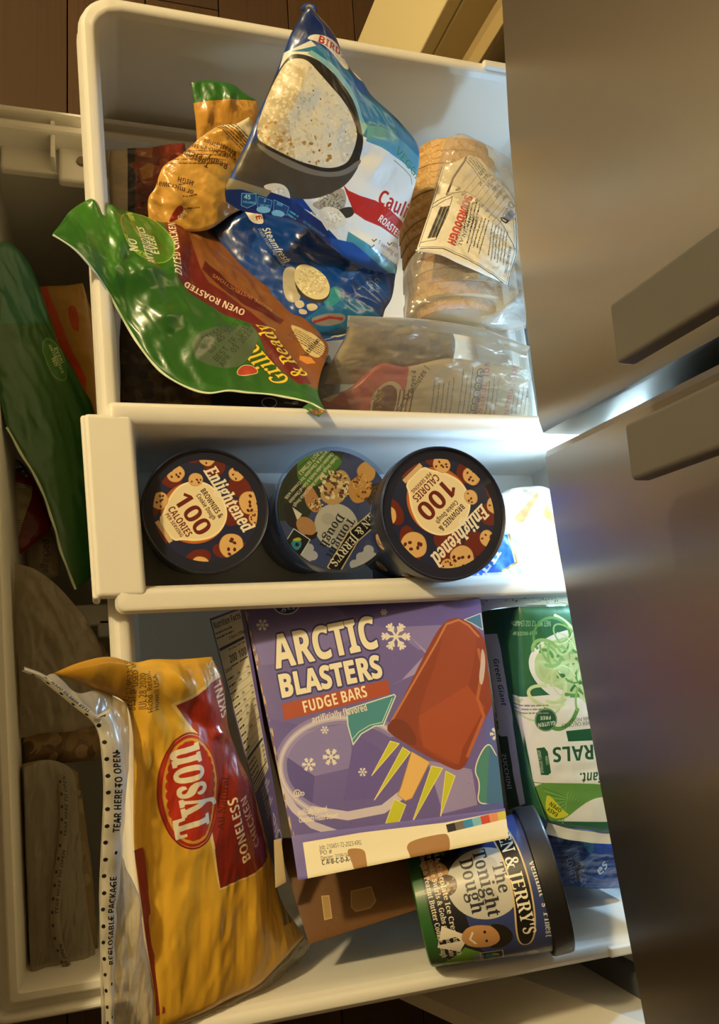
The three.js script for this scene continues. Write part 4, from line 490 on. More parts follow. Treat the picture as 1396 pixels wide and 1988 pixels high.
// ---------------------------------------------------------------- this side of the tray
// fudge bar carton: six panels of thin card, open at the lower end
{
  const C = place(thing('fudge_bar_carton', 'purple fudge bar carton with snowflakes, torn open at its end', 'box'), [[0.1941,0.6770,0.0452],[0.9746,0.2135,0.0683],[-0.1064,0.1726,0.9792]]);
  const q = [-97.7,-87.2,89.2,-95.3,96.4,62,-57.7,79.1];                      // front panel corners
  const [ax, ay, bx, by, cx, cy, dx, dy] = q;
  const tex = print(-115, -125, 115, 125, 7, (g) => {
    g.fillStyle = '#6a5fa6'; g.fillRect(-115, -125, 230, 250);
    poly(g, [-97.9,-91.1,-30.7,-93.7,-6.6,-67.5,-40.8,-46.5,-82.6,-41.2], '#766bb2'); poly(g, [4,-79.9,39.3,-89.2,86.9,-82.6,85.1,-54.3,38,-53.9], '#8378b8'); poly(g, [31.4,-64.3,44.9,-52.2,23.5,-30,14.9,-26.6,51.3,-42], '#9f96ce'); poly(g, [-83,-3.5,-53.5,2.9,-69.2,25,-69.3,21.8,-79.1,15.6], '#6257a4'); poly(g, [-56.6,9.3,-17.3,1.3,-12.7,32.9,-41.7,39,-62.8,25], '#857cbd'); poly(g, [-62.8,25,-41.7,39,-43.1,58.6,-59.2,46.5], '#574d9a'); poly(g, [-12.4,9.4,21.7,28.4,4.8,54.5,-20.8,55.8], '#6559a6'); poly(g, [41.5,28.5,74.3,34.9,76.9,59.6,51.3,65.4], '#9a90c8'); poly(g, [-30.7,-88.4,4.2,-92.4,89.5,-95.3,88.2,-75.4,10.8,-71.1], '#6056a4'); poly(g, [88.6,-3.6,96.4,6.3,96.3,62.8,77.4,64.1,85.4,19.1], '#5a66b8'); speck(g, 0, 0, 110, 110, 400, 0.35, ['#7c75cd', '#504aa0'], 81);
    // swirl
    for (const [w, c] of [[9, '#a097d0'], [4, '#cfc8dc'], [1.6, '#e4deea']]) { g.beginPath(); g.ellipse(-17.5,32.9, 49.1, 35.2, 0.049, 2.0, 5.4); g.strokeStyle = c; g.globalAlpha = 0.6; g.lineWidth = w; g.stroke(); g.globalAlpha = 1; } path(g, [-67.1,46.4,-55.7,61.5,-43,72,-25.7,78], '#c9c1da', 5); path(g, [-43.1,62.4,-17.7,66.3,7.9,62,24.3,50.1], '#cfc8dc', 6);
    for (const [x, y, r] of [[-82.8,-72.3, 9.5], [11.6,-83.5, 5.5], [20.5,-64.2, 23], [-34.5,6.5, 6], [-29.7,25.7, 12.5], [-46,30.9, 10], [-6.7,36.4, 6.5], [94.5,9.5, 10]]) flake(g, x, y, r * 0.42 * 2.2 / 2, '#e9e4dc');
    // badge shapes
    poly(g, [-17.9,-8.4,18.1,-19.6,18.9,-18.3,9.2,3,2.5,3.8,-7.5,9.4,-13.5,17,-17.3,2.9], '#3f8b9a', '#dfe8e4', 0.9); path(g, [16.3,-16.6,8.4,1,-0.8,3,-9.1,7.8,-14.1,13.3], '#e9efe9', 0.5); poly(g, [75.1,-78,88.8,-83.5,89.7,-70.1,81.1,-75.4], '#3f78a8', '#dfe8e4', 0.6); blob(g, [87.4,14,93.4,23.9,98,41.3,94.3,56.7,76,60.3,80.3,44.3,75.1,34.9], '#4a8a86', '#efe6e0', 0.9); poly(g, [88.7,19.1,98.7,31.9,96.7,58.2,83.5,58.9], '#4676ae');
    // lettering
    const title = (s, x, y, x2, y2, size) => { const a = Math.atan2(y2 - y, x2 - x), L = Math.hypot(x2 - x, y2 - y); T(g, s, x, y, size, a, '#f1e8d2', { len: L, line: '#2a2c6c', lw: 4.2 }); T(g, s, x, y, size, a, '#f1e8d2', { len: L, line: '#f1e8d2', lw: 1.2 }); };
    title('ARCTIC', -71.2,-38.8, 7.9,-55.8, 34.7); title('BLASTERS', -67.8,-17.4, 10.3,-33.6, 23.3);
    poly(g, [-66.4,-12.4,13.3,-30.8,15.1,-19.9,-64.7,-0.3], '#a9492e'); T(g, 'FUDGE BARS', -50.3,-5.9, 11.8, -0.249, '#f6ead0', { len: 50.1 }); T(g, 'artificially flavored', -43.7,1.7, 7.2, -0.232, '#eee6dc', { len: 42.5, line: '#35367c', lw: 0.3 });
    // printed fudge bar
    const bar = [59.1,-76.9,69,-80.2,79.4,-76.2,89.4,-66.6,94.4,-49.1,96.1,-25.2,92.5,-10.2,83.1,3,71.3,30.2,66,35.6,59.4,34.8,35.1,22.2,14,9.4,11.1,4.6,17.7,-3.5,46.9,-59.2]; blob(g, bar, '#8a3a22'); blob(g, [59.1,-76,68.9,-79.2,77.6,-75.3,85.8,-65.7,76.4,-26.8,62.6,6.2,64.7,28.6,62.8,33.3,36.9,19.8,34.4,-3.5,55.4,-54], '#96432a'); poly(g, [36.1,-3.5,74.7,-26.8,87.3,-10.1,68.6,19.1,64.5,31.7,38.6,19], '#a34a2a'); path(g, [14.2,2.2,52.1,-59.2,60.7,-74.3,70.7,-77.9,78.4,-73.6,85.8,-64.8], '#c07a52', 1.6); path(g, [85.1,-54.3,87.7,-40.5,81.8,-16.8,86,-3.6,71.6,25.4], '#b5623c', 2.4); blob(g, [87.9,-57.8,90.8,-47.4,86.6,-25.2,83.5,-30.2,86.2,-43.9], '#c9b8b4'); blob(g, [11.6,4.9,17.7,-3.5,30.8,3,35.3,19,25.4,15.8,14.8,9.4], '#74301e');
    poly(g, [29.8,22.1,43.1,29.7,29,54.7,24.1,56.5,18.6,52.3,21.2,47], '#e8bd72', '#b98a48', 0.5);
    for (const p of [[14.2,14.5,20.8,16.4,-0.1,38.9], [23.3,19,28.8,22.5,1.6,55.7], [16.1,55.3,24.4,59.2,18,73.3,8.3,74.3], [44.3,32.4,52.5,34,28.5,71.5], [54.7,36.1,61.5,39.5,49.2,67.8]]) poly(g, p, '#c9cc33', '#efe3a0', 0.6);
    oval(g, -54,50.7, 2.3, 2.3, 0, null, '#eee6dc', 0.6); T(g, 'U', -55.2,52.1, 3.9, 0, '#eee6dc'); T(g, 'D', -51.4,52, 3.9, 0, '#eee6dc'); T(g, 'Artificially Flavored', -53.3,65.7, 5.2, -0.132, '#eee6dc', { len: 21.2 }); T(g, 'Chocolate Frozen Dessert', -52.4,70.4, 5.2, -0.107, '#eee6dc', { len: 28 });
    oval(g, -64.9,-88, 9.5, 6.9, 0, '#243a7a', '#eee6dc', 1); T(g, 'ger', -68.6,-84.7, 7.2, -0.05, '#eee6dc', { style: 'italic', f: 'serif' });
    // wear along the left fold
    for (let i = 0; i < 60; i++) { const r = rng(90 + i), t = r(); oval(g, ax + (dx - ax) * t + 0.4 + r() * r() * 2, ay + (dy - ay) * t, 0.2 + r() * 0.4, 0.8 + r() * 3.4, -0.2, r() < 0.6 ? '#c9b48a' : '#8a5c3a'); }
  });
  const card = (t) => phys(0xffffff, 0.5, { map: t.map, clearcoat: 0.25, clearcoatRoughness: 0.35, side: THREE.DoubleSide }), kraft = std(0x8a6236, 0.85), pulp = std(0xcdb78e, 0.8);
  // a panel of card between four corners given as [x, y, out], millimetres; printed on its outer side
  const panel = (name, c, t, uvOf, mat2) => { const g = sheet([[c[0], c[1]], [c[1], c[2]], [c[3], c[2]], [c[0], c[3]]].map((p) => [p[0], p[0].map((v, i) => (v + p[1][i]) / 2), p[1]]), { n: 14, up: 0.35, dn: 0.35, wr: 0.35, wf: 0.02, ps: 0.1, pq: 0.1, seed: name.length, tex: t, single: false });
    if (uvOf) { const u = g.attributes.uv, n = 15; for (let k = 0; k < u.count; k++) { const kk = k % (n * n), s = (kk % n) / (n - 1), q2 = Math.floor(kk / n) / (n - 1); u.setXY(k, uvOf(s, q2)[0], uvOf(s, q2)[1]); } }
    return mesh(name, g, t ? card(t) : mat2, C); };
  const DEP = -60;
  panel('front_panel', [[ax, ay, 0], [bx, by, 0], [cx, cy, 0], [dx, dy, 0]], tex);
  // nutrition side, seen on the left
  const nut = print(0, 0, 50, 200, 8, (g) => {
    g.fillStyle = '#6a5fa6'; g.fillRect(0, 0, 50, 200); g.fillStyle = '#efe6cc'; g.fillRect(2, 2, 40, 138); T(g, 'Nutrition Facts', 3, 10, 8, 0, '#1d1a1c', { len: 38 }); lines(g, 3, 13, 0, 2, 4, 26, 1.6, '#5a5248', 3); T(g, '2 bars (136g)', 20, 23, 4, 0, '#1d1a1c'); g.fillStyle = '#1d2c66'; g.fillRect(3, 26, 38, 2.4); T(g, 'Per 2 bars', 16, 32, 2.6, 0, '#1d1a1c'); T(g, 'Per 1 bar', 30, 32, 2.6, 0, '#1d1a1c'); T(g, '200', 14, 42, 9, 0, '#1d1a1c', { len: 12 }); T(g, '100', 28.5, 42, 9, 0, '#1d1a1c', { len: 12 }); T(g, 'Calories', 3, 47, 4.5, 0, '#1d1a1c', { len: 12 }); g.fillStyle = '#1d1a1c'; g.fillRect(14, 44, 12, 1); g.fillRect(28, 44, 13, 1);
    const pc = ['1%', '2%', '', '1%', '4%', '8%', '3%', '', '18%', '', '']; for (let i = 0; i < 11; i++) { const y = 54 + i * 5.6; g.fillStyle = '#6a6258'; g.fillRect(3, y + 1, 38, 0.25); T(g, pc[i], 36, y, 3.4, 0, '#1d1a1c'); T(g, ['2%', '6%', '', '2%', '9%', '15%', '6%', '', '36%', '', ''][i], 21, y, 3.4, 0, '#3a342e'); lines(g, 3, y - 2.4, 0, 1, 1, 13, 1.8, '#4a443c', i + 1); }
    g.fillStyle = '#1d2c66'; g.fillRect(3, 114, 38, 2); for (let i = 0; i < 4; i++) { T(g, ['0%', '8%', '4%', '6%'][i], 36, 121 + i * 3.8, 3.2, 0, '#1d1a1c'); lines(g, 3, 119 + i * 3.8, 0, 1, 1, 22, 1.5, '#4a443c', i + 9); } g.fillStyle = '#1d1a1c'; g.fillRect(3, 133, 38, 1.2); lines(g, 3, 135.5, 0, 2, 2.2, 36, 1, '#5a5248', 5);
    ['CORN SYRUP,', 'HIGH FRUCTOSE', 'PROCESSED', 'GUM,', 'GLYCERIDES,', 'AND ARTIFICIAL', 'SUGAR'].forEach((s, i) => T(g, s, 16, 146 + i * 3.4, 3, 0, '#e9e2ec')); path(g, [33, 171, 29, 178, 37, 178, 33, 171], '#efe9f0', 1.1); T(g, 'PLEASE', 27, 183, 3.2, 0, '#efe9f0'); T(g, 'RECYCLE', 26, 187, 3.2, 0, '#efe9f0'); blob(g, [30, 189, 42, 187, 44, 200, 28, 200], '#2b4f96', '#dfe6ee', 0.8); });
  const e = [[-129.2,-91.8,-60],[-67.8,108.6,-60]];                                            // far fold of the side panel
  panel('side_panel', [e[0], [ax, ay, 0], [dx - 6, dy + 2, -2], e[1]], nut, (s, q2) => [s * 0.94, 1 - q2]);
  panel('side_panel', [[bx, by, 0], [bx + 6, by, DEP], [cx + 6, cy, DEP], [cx, cy, 0]], null, null, std(0x6a5fa6, 0.5));
  panel('back_panel', [[ax - 8, ay, DEP], [bx + 6, by, DEP], [cx + 6, cy, DEP], [dx + 4, dy + 8, DEP]], null, null, kraft);
  panel('end_panel', [[ax, ay - 0.3, 0], [bx, by - 0.3, 0], [bx + 6, by - 0.3, DEP], [ax - 8, ay - 0.3, DEP]], null, null, std(0x6a5fa6, 0.5));
  // folded-out front flap with the printer's marks
  const flapQ = [-57.7,79.1,97.2,62,97.6,82.3,-52.6,107.8];
  const flap = print(-100, 60, 115, 150, 7, (g) => {
    g.fillStyle = '#6a5fa6'; g.fillRect(-100, 60, 215, 90); poly(g, [-49.6,83.6,-8.3,77.5,52.6,71.4,98.7,63.6,98.3,110,-45.7,107.9], '#f2e8c8');
    T(g, 'Job: 210451-72-2023-KRG', -37.8,88.3, 4.1, -0.106, '#3a3428', { w: 'normal', len: 29.9 }); T(g, 'PO #', -37.5,91.5, 3.9, -0.106, '#3a3428', { w: 'normal' }); T(g, 'Design: 3199 04', -36.9,95, 3.9, -0.106, '#3a3428', { w: 'normal', len: 19.9 }); T(g, 'C A-B-C-D-A-B', -36.2,98.4, 4.4, -0.106, '#1d1a14', { len: 22.4 });
    blob(g, [-19.1,89,-14.7,87.6,-6.1,88.4,-5.1,94.2,-4.2,103.1,-13.6,103,-15.5,95.5], '#a97c4c'); blob(g, [23.2,87.3,27.3,83,49,78.8,54.6,79.2,54.8,90.6,48.3,94.2,26.8,98.2,25.4,91.7], '#a97c4c');
    const cols = ['#231f1c', '#6b655c', '#2f86b8', '#7ab8c4', '#c4412c', '#d98a5c', '#cfc04a']; cols.forEach((c, i) => { const a = [52.9,72.9,97.4,63.6], b = [53.9,78.1,98,69.2], t0 = i / 7, t1 = (i + 1) / 7, m = (p, t, k) => p[k] + (p[k + 2] - p[k]) * t; poly(g, [m(a, t0, 0), m(a, t0, 1), m(a, t1, 0), m(a, t1, 1), m(b, t1, 0), m(b, t1, 1), m(b, t0, 0), m(b, t0, 1)], c); });
  });
  panel('front_flap', [[flapQ[0], flapQ[1], 0], [flapQ[2], flapQ[3], 0], [flapQ[4], flapQ[5], 3], [flapQ[6], flapQ[7], 4]], flap);
  // kraft back flap, folded out below, its brown darkened in place of shade
  const kq = [[-68.2,80.5,-60],[31.7,81.6,-60],[44.8,130,-56],[-42.8,153.6,-56]];
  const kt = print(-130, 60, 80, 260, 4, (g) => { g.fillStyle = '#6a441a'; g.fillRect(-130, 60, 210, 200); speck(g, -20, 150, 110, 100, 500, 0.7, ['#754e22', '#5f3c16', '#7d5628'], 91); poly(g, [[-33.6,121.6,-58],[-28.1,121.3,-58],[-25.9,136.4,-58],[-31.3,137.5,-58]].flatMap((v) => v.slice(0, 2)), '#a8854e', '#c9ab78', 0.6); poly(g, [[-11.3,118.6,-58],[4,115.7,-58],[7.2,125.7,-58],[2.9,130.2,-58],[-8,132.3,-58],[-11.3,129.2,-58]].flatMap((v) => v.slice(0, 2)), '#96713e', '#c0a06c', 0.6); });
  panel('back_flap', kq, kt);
  const torn = [-70.1,81.9,-60.8,80.6,-70.6,90.5,-64.3,110.1];
  panel('side_flap', [[torn[0], torn[1], -14], [torn[2] - 4, torn[3], -4], [torn[6] + 4, torn[7], -26], [torn[6] - 4, torn[7] + 4, -30]], null, null, pulp);
}
// pale bag added beneath carton, pouch and tub, propping them and blocking stray light
{
  const o = thing('freezer_pouch', 'added pale brown bag half hidden beneath the open fudge bar carton', 'pouch'); o.position.set(0.30, 0.476, 0.09);
  const s = [[[-125, -105], [0, -112], [130, -105]], [[130, -105], [134, 0], [120, 108]], [[-115, 100], [0, 112], [120, 108]], [[-125, -105], [-132, 0], [-115, 100]]];
  mesh('pouch', sheet(s, { up: 72, dn: 4, wr: 5, wf: 0.02, seed: 140, n: 50, ps: 0.3, pq: 0.3 }), phys(0x8a7048, 0.5, { clearcoat: 0.3 }), o);
}
// bag of boneless chicken with a clear zip top
{
  const sides = [[[-143.4,-90.4,14],[-129.3,-98.4,14],[-109.5,-104.8,13],[-90.8,-103.3,12],[-77.4,-106.9,10],[-57.4,-109.2,8],[-29.4,-114.3,4]], [[-29.4,-114.3,4],[-18.3,-99,4],[-6.3,-66.9],[8.7,-42.3],[17.1,-31.8],[35.4,-5.5,-8],[52.8,21.3,-14],[65.7,50.9,-14],[89.1,76.5,-16],[97.7,84.4,-16]], [[-27.1,126.9],[0.9,122.8],[24,116],[48.5,108.9],[66.6,95.3],[97.7,84.4,-16]], [[-143.4,-90.4,14],[-110.3,-83.1,8],[-87.8,-76.6,4],[-77.5,-60.3],[-71.4,-32.2],[-61.7,16.5],[-47.4,64.7],[-36.2,96.8],[-27.1,126.9]]];
  const tex = print(-110, -190, 130, 190, 5, (g) => {
    g.fillStyle = '#e2ad34'; g.fillRect(-110, -190, 240, 380);
    poly(g, [-146,-100.1,-102.9,-108.7,-92,-89.5,-84.2,-76.7,-77.5,-60.3,-106.4,-79.7], '#b7851f'); 
    // dark red label panel
    poly(g, [-59.8,-78.8,-47,-85.2,-28.9,-99.6,-14.8,-104.8,-1.7,-65.4,16.5,-35.4,33.5,0.4,46.3,23.9,-2.3,39.3,-14.6,8.9,-24.8,-27,-33.9,-56.2], '#9c2c1c', '#efcf7a', 2.4); poly(g, [-10.6,-66.6,16.5,-35.4,46.3,23.9,-2.3,39.3,-11.7,14.1,-8,-13.4], '#84200f'); poly(g, [-17.8,-110,36.2,-116.2,57.1,18.7,45.4,18.5,16.5,-35.4,-6.3,-66.9], '#c98f22');
    oval(g, -36,-24.1, 21.8, 38.1, -0.267, '#f4e4b0', '#8e2214', 1.2); oval(g, -36,-24.1, 20.2, 36.1, -0.267, '#e0a63a', '#b5301c', 2); for (let i = 0; i < 30; i++) { const a = i / 30 * 6.283, cc = [-36,-24.1], rx = 13.6, ry = 29.1, ta = -0.267; oval(g, cc[0] + Math.cos(a) * rx * Math.cos(ta) - Math.sin(a) * ry * Math.sin(ta), cc[1] + Math.cos(a) * rx * Math.sin(ta) + Math.sin(a) * ry * Math.cos(ta), 4, 4, 0, '#c03420'); } oval(g, -36,-24.1, 13.6, 29.1, -0.267, '#c03420');
    T(g, 'Tyson', -18.2,-0.4, 34, -1.931, '#f6ecd0', { f: 'serif', len: 59.4, line: '#f6ecd0', lw: 1.2 });
    T(g, 'BONELESS', 20.9,21.5, 10.1, -2.036, '#ecd9b4', { sx: 0.98 }); T(g, 'CHICKEN', 30.8,12.2, 9.7, -2.138, '#e0b48c', { sx: 0.98 }); T(g, 'SKINLESS', -10.3,-75.4, 11.7, -2.025, '#ecd9b4', { sx: 0.8 }); T(g, 'All Natural', -6.4,1.4, 6.6, -1.606, '#2f2410', { style: 'italic', f: 'serif', w: 'normal', len: 35 }); T(g, 'CHICKEN WITH RIB MEAT', 27.8,0.4, 4.7, -2.067, '#b56a4c', { w: 'normal' });
    blob(g, [-93.6,-92.7,-86.2,-97.8,-76.1,-94.6,-67.4,-78.1,-72.2,-72.6,-83.5,-73.3,-90.5,-81.2], '#dba83a'); ['P-7187 0523:19', 'BEST IF USED BY', 'JUL 28 2020', 'Hichd. Retail,', 'Howell USA'].forEach((s, i) => { const p = [-85.9,-74], d = [-66.8,-74.7]; T(g, s, p[0] + (d[0] - p[0]) * i / 4.4, p[1] + (d[1] - p[1]) * i / 4.4 + (i % 2) * 1.5, 4.7, -1.897, '#2c2010', { w: 'normal' }); });
    // barcode
    for (let i = 0; i < 10; i++) path(g, [57.2,42.1, 61.5,54.7, 65.1,70.8].map((v, k) => v + (k % 2 ? 0 : i * 2)), '#1d160c', 0.5 + (i * 3 % 4) * 0.3);
  });
  const o = place(thing('chicken_bag', 'mustard yellow chicken bag with a red scalloped oval badge', 'bag'), [[0.0829,0.6620,0.1081],[0.9107,-0.3785,0.1654],[-0.1768,0.0045,0.9842]]);
  mesh('pouch', sheet(sides, { tex, up: 15, dn: 26, wr: 2.2, wf: 0.018, wang: 1.4, seed: 51, n: 84, ps: 0.5, pq: 0.42, creases: [[-76.2,-58.7, -69.6,-32.3, 6, 8], [-57.9,-78.9, -22.5,-62.2, -5, 12], [-70.4,-105.7, -49.3,-86.8, 5, 9], [-80.5,-77, -61.3,-54.6, 6, 9], [-24.6,-62.1, -9.8,-62.2, 5, 5], [-11.8,-61.1, -14.6,-3, -5, 12], [-92,-89.5, -81.7,-73.5, -5, 7]] }), film(tex, { roughness: 0.36 }), o);
  // clear resealable top
  const zs = [[[-150,-85.8,15],[-143.4,-90.4,14],[-125.1,-80.3,12],[-110.8,-83.1,9],[-88.2,-76.6,5]], [[-88.2,-76.6,5],[-84.2,-57.2,8],[-79,-16.4,5],[-76.7,15.3,5],[-61.1,39.5,4],[-47.6,71.7,3],[-27.1,126.9]], [[-65.9,123.2],[-56.5,123],[-43.8,124.7],[-27.1,126.9]], [[-150,-85.8,15],[-130.3,-73.7,16],[-112,-61.1,18],[-104.6,-39.7,20],[-98.9,-18,18],[-93,13.3,14],[-86.4,44.6,10],[-78.4,75.9,6],[-65.9,123.2]]];
  mesh('clear_zip_top', sheet(zs, { up: 6, dn: 1, wr: 2.6, wf: 0.03, wang: 1.5, seed: 54, n: 64, ps: 0.4, pq: 0.4, creases: [[-86,-56.4, -74.4,16.3, 5, 7], [-62.4,32.5, -57.1,71.8, 5, 6], [-96.6,-55.7, -92.4,-28.3, 4, 5]] }), clear({ transmission: 0.62, roughness: 0.2, color: 0xe6ddc8 }), o);
  const st = print(0, 0, 12, 300, 6, (g) => { g.fillStyle = '#ece6d6'; g.fillRect(0, 0, 12, 300); for (let i = 0; i < 24; i++) { oval(g, 1.4, 8 + i * 12.4, 1.1, 1.5, 0, '#241f18'); if (i % 2) oval(g, 6.8, 4 + i * 12.4, 0.9, 1.3, 0, '#241f18'); } T(g, '↖ TEAR HERE TO OPEN', 8.5, 155, 6.2, -1.571, '#241f18', { style: 'italic' }); T(g, 'RECLOSABLE PACKAGE', 8.5, 250, 6.2, -1.571, '#241f18', { style: 'italic' }); T(g, '↖ TEAR HERE TO OPEN', 8.5, 60, 6.2, -1.571, '#241f18', { style: 'italic', sx: 0.6 }); });
  const zedge = [[-161.6,-89.8,10],[-150,-85.8,15],[-130.7,-73.7,17],[-112.9,-61.2,20],[-107.7,-49.2,22],[-103.6,-33.9,23],[-99.7,-18.4,21],[-95.3,5,18],[-90.7,28.3,15],[-85.7,51.6,12],[-79.4,75,9],[-72.7,95.6,6],[-64.7,122.3,3]];
  { const c = edge(zedge), n = 140, P = c.getSpacedPoints(n), pos = [], uv = [], idx = []; for (let i = 0; i <= n; i++) { const t = i / n, W = t < 0.22 ? 3 + 10 * t : 14 - 6 * Math.abs(t - 0.4) - (t > 0.6 ? 14 * (t - 0.6) : 0), a = P[Math.max(0, i - 1)], b = P[Math.min(n, i + 1)], d = Math.hypot(b.x - a.x, b.z - a.z), nx = (b.z - a.z) / d, nz = -(b.x - a.x) / d; for (let k = 0; k <= 6; k++) { const r = k / 6 * W; pos.push((P[i].x + nx * r) * MM, (P[i].y + 1.4 + 3.2 * Math.sin(k / 6 * 3.14) + 0.6 * Math.sin(i * 0.5)) * MM, (P[i].z + nz * r) * MM); uv.push(k / 6, 1 - t); } } for (let i = 0; i < n; i++) for (let k = 0; k < 6; k++) { const p = i * 7 + k; idx.push(p, p + 7, p + 1, p + 1, p + 7, p + 8); } const g = new THREE.BufferGeometry(); g.setAttribute('position', new THREE.Float32BufferAttribute(pos, 3)); g.setAttribute('uv', new THREE.Float32BufferAttribute(uv, 2)); g.setIndex(idx); g.computeVertexNormals(); mesh('tear_strip', g, phys(0xffffff, 0.22, { map: st.map, transmission: 0.55, thickness: 0, clearcoat: 0.8, clearcoatRoughness: 0.1, side: THREE.DoubleSide }), o).userData.label = 'clear tear strip with dotted black print'; }
  // loose clear film at the lower end and the red print showing through the gusset
  mesh('clear_gusset', sheet([[[-26,127.7,-2],[2.1,123.6,-2],[49.9,109.6,-2],[99.5,86.9,-18]], [[99.5,86.9,-18],[108.3,92.7,-22],[109.7,99.1,-26]], [[-5.3,145,-22],[37.7,138.5,-24],[81.7,123.6,-26],[109.7,99.1,-26]], [[-26,127.7,-2],[-19,134.4,-10],[-5.3,145,-22]]], { up: 3, dn: 0, wr: 3, wf: 0.05, seed: 57, n: 44 }), clear({ transmission: 0.7, roughness: 0.15, color: 0xefe6d2 }), o);
  mesh('gusset_print', seal([[-65,15.9,3],[-54.1,47.9,3],[-43.4,79.8,3],[-34,104.1,2],[-30,118.6,1]], 6, { out: -1, n: 60 }), std(0xa8442a, 0.4), o);
}
// pouch of vegetable spirals with a side gusset
{
  const sides = [[[-38,-84.1],[-18.1,-84.6],[5.1,-85.7],[28.5,-86.8],[52.3,-87.7]], [[52.3,-87.7],[56.8,-48.6],[62.4,-5.7],[67.9,47.2],[74.6,95.3]], [[-12.8,86.8],[5.2,92.3],[23.4,94.9],[38.4,97.3],[74.6,95.3]], [[-38,-84.1],[-38.4,-57.7],[-36.9,-11.8],[-32.2,20.2],[-24.7,56.1],[-17.4,76.5],[-12.8,86.8]]];
  const tex = print(-60, -120, 85, 110, 7, (g) => {
    g.fillStyle = '#2c6b45'; g.fillRect(-60, -120, 145, 230);
    T(g, 'NET WT 12 OZ (340g)', -11.7,-72.8, 6.1, 3.120, '#a9d4b4', { w: 'normal', len: 31.6 }); T(g, 'KEEP FROZEN', -23.5,-64.3, 3.9, 3.063, '#a9d4b4', { w: 'normal', len: 17.9 });
    poly(g, [-38.3,-11.3,-15.5,-13.4,28.3,-16.3,68.5,-17.5,67.8,58.2,16.6,57.8,-24.7,56.1,-32.2,20.2], '#eef0ea');
    blob(g, [-31.5,-41,-27,-50.5,-13.4,-61.3,8.6,-68.1,28.5,-69.6,52.2,-67.9,63.9,-37.9,51.8,-5.7,16.7,-5.7,-4.1,-8.8,-17.8,-16,-29.2,-28.5], '#eef1ee'); blob(g, [-27.5,-41.1,-17.9,-53.8,-6.5,-58.8,12.1,-62.8,40.3,-63.4,52,-37.7,40,-7.8,16.7,-8.8,0.5,-16.1,-13.2,-22.3,-22.4,-26.4], '#b6d69a'); { const r = rng(101); for (let i = 0; i < 46; i++) { const x = 72.3 * 0, c0 = [5.1,-41.5]; g.beginPath(); g.ellipse(c0[0] + (r() - 0.42) * 60, c0[1] + (r() - 0.45) * 66, 5 + r() * 16, 4 + r() * 12, r() * 3, r() * 6, r() * 6 + 3.5); g.strokeStyle = ['#d3e8b4', '#8fbf74', '#5f9a52', '#c4dfa6', '#3f7d45'][i % 5]; g.lineWidth = 1 + r() * 2.4; g.stroke(); } }
    oval(g, -16.3,6.3, 9.2, 9.2, 0, '#2b5f3e'); oval(g, -16.3,6.3, 8.5, 8.5, 0, null, '#9fc4a6', 0.4); T(g, 'GLUTEN', -8.6,6.9, 4.4, 2.988, '#e6efe2', { len: 14.7 }); T(g, 'FREE', -12.2,3.5, 3.9, 3.072, '#e6efe2', { len: 9.1 });
    lines(g, -14.3,-4.6, 3.108, 3, -3, 34, 1.4, '#8a948a', 17); T(g, 'FEWER CALORIES', 26.5,6.7, 4.2, 3.038, '#3a4a40', { w: 'normal', len: 29.7 }); T(g, 'THAN PASTA*', 23.6,3.3, 4.2, 3.038, '#3a4a40', { w: 'normal', len: 20.2 }); poly(g, [0.8,15.2,57.6,10.2,58.7,21.8,2.9,23.5], '#1f5c3a');
    T(g, 'SPIRALS', 50.4,24.4, 16.4, 3.082, '#245a3a', { len: 61.8 }); T(g, 'Green Giant.', 66.7,46.6, 11.5, 3.096, '#245a3a', { style: 'italic', len: 53.6 });
    poly(g, [-23.8,29,-17.6,28,-14.7,31.6,-11.6,48.1,-14.1,50.1,-19.7,50], '#245a3a'); T(g, 'SPIRALED TURNIP', -17.5,48.5, 3.1, -1.756, '#cfe0cc', { w: 'normal', len: 18.8 }); T(g, 'TORN', -13.9,41.9, 2.8, -1.760, '#cfe0cc', { w: 'normal' });
    poly(g, [-24.7,56.6,16.6,58,68.4,57.6,68.1,88.9,-6.1,86.9,-12.8,85.8,-21.9,70.4], '#eef0ea'); blob(g, [-26.4,56,5.2,56.6,39.7,57.7,39.7,67.5,23.5,69.2,12,77.2,0.7,86.1,-12.8,87.8,-21.8,76.4], '#6aa04a'); for (let i = 0; i < 12; i++) { const a = [-17.4,60.3,30.4,60.1], b = [-12.8,84.7,16.6,73.2]; path(g, [a[0] + i * 1.6, a[1] + i * 2.6, b[2] - i * 1.2, b[3] - i * 0.8], i % 2 ? '#82b862' : '#579040', 0.9); }
    blob(g, [-14,64.4,-6.1,71.7,0.7,79,5.8,81.7,0.7,84.1,-7.2,85.4,-14,80.7,-14.9,72.5], '#d6d83a'); T(g, 'EASY', -3.6,81.1, 4.4, -2.549, '#2a3a1c'); T(g, 'OPEN', -0.7,77.7, 4.4, -2.548, '#2a3a1c');
  });
  const o = place(thing('vegetable_spirals_pouch', 'green and white vegetable spirals pouch standing upside down by the steel door', 'pouch'), [[0.3626,0.6650,0.0512],[0.9929,0.0932,0.0732],[-0.0643,-0.0950,0.9934]]);
  mesh('front_panel', sheet(sides, { tex, up: 7, dn: 105, wr: 0.9, wf: 0.02, seed: 61, n: 56, ps: 0.35, pq: 0.35 }), film(tex, { roughness: 0.45, clearcoat: 0.35 }), o);  // back made deep to block light from the freezer strip
  const sp = print(0, 0, 100, 10, 8, (g) => { g.fillStyle = '#c9d9cc'; g.fillRect(0, 0, 100, 10); speck(g, 50, 5, 50, 5, 60, 0.5, ['#3f6a4c', '#6f9478'], 111); });
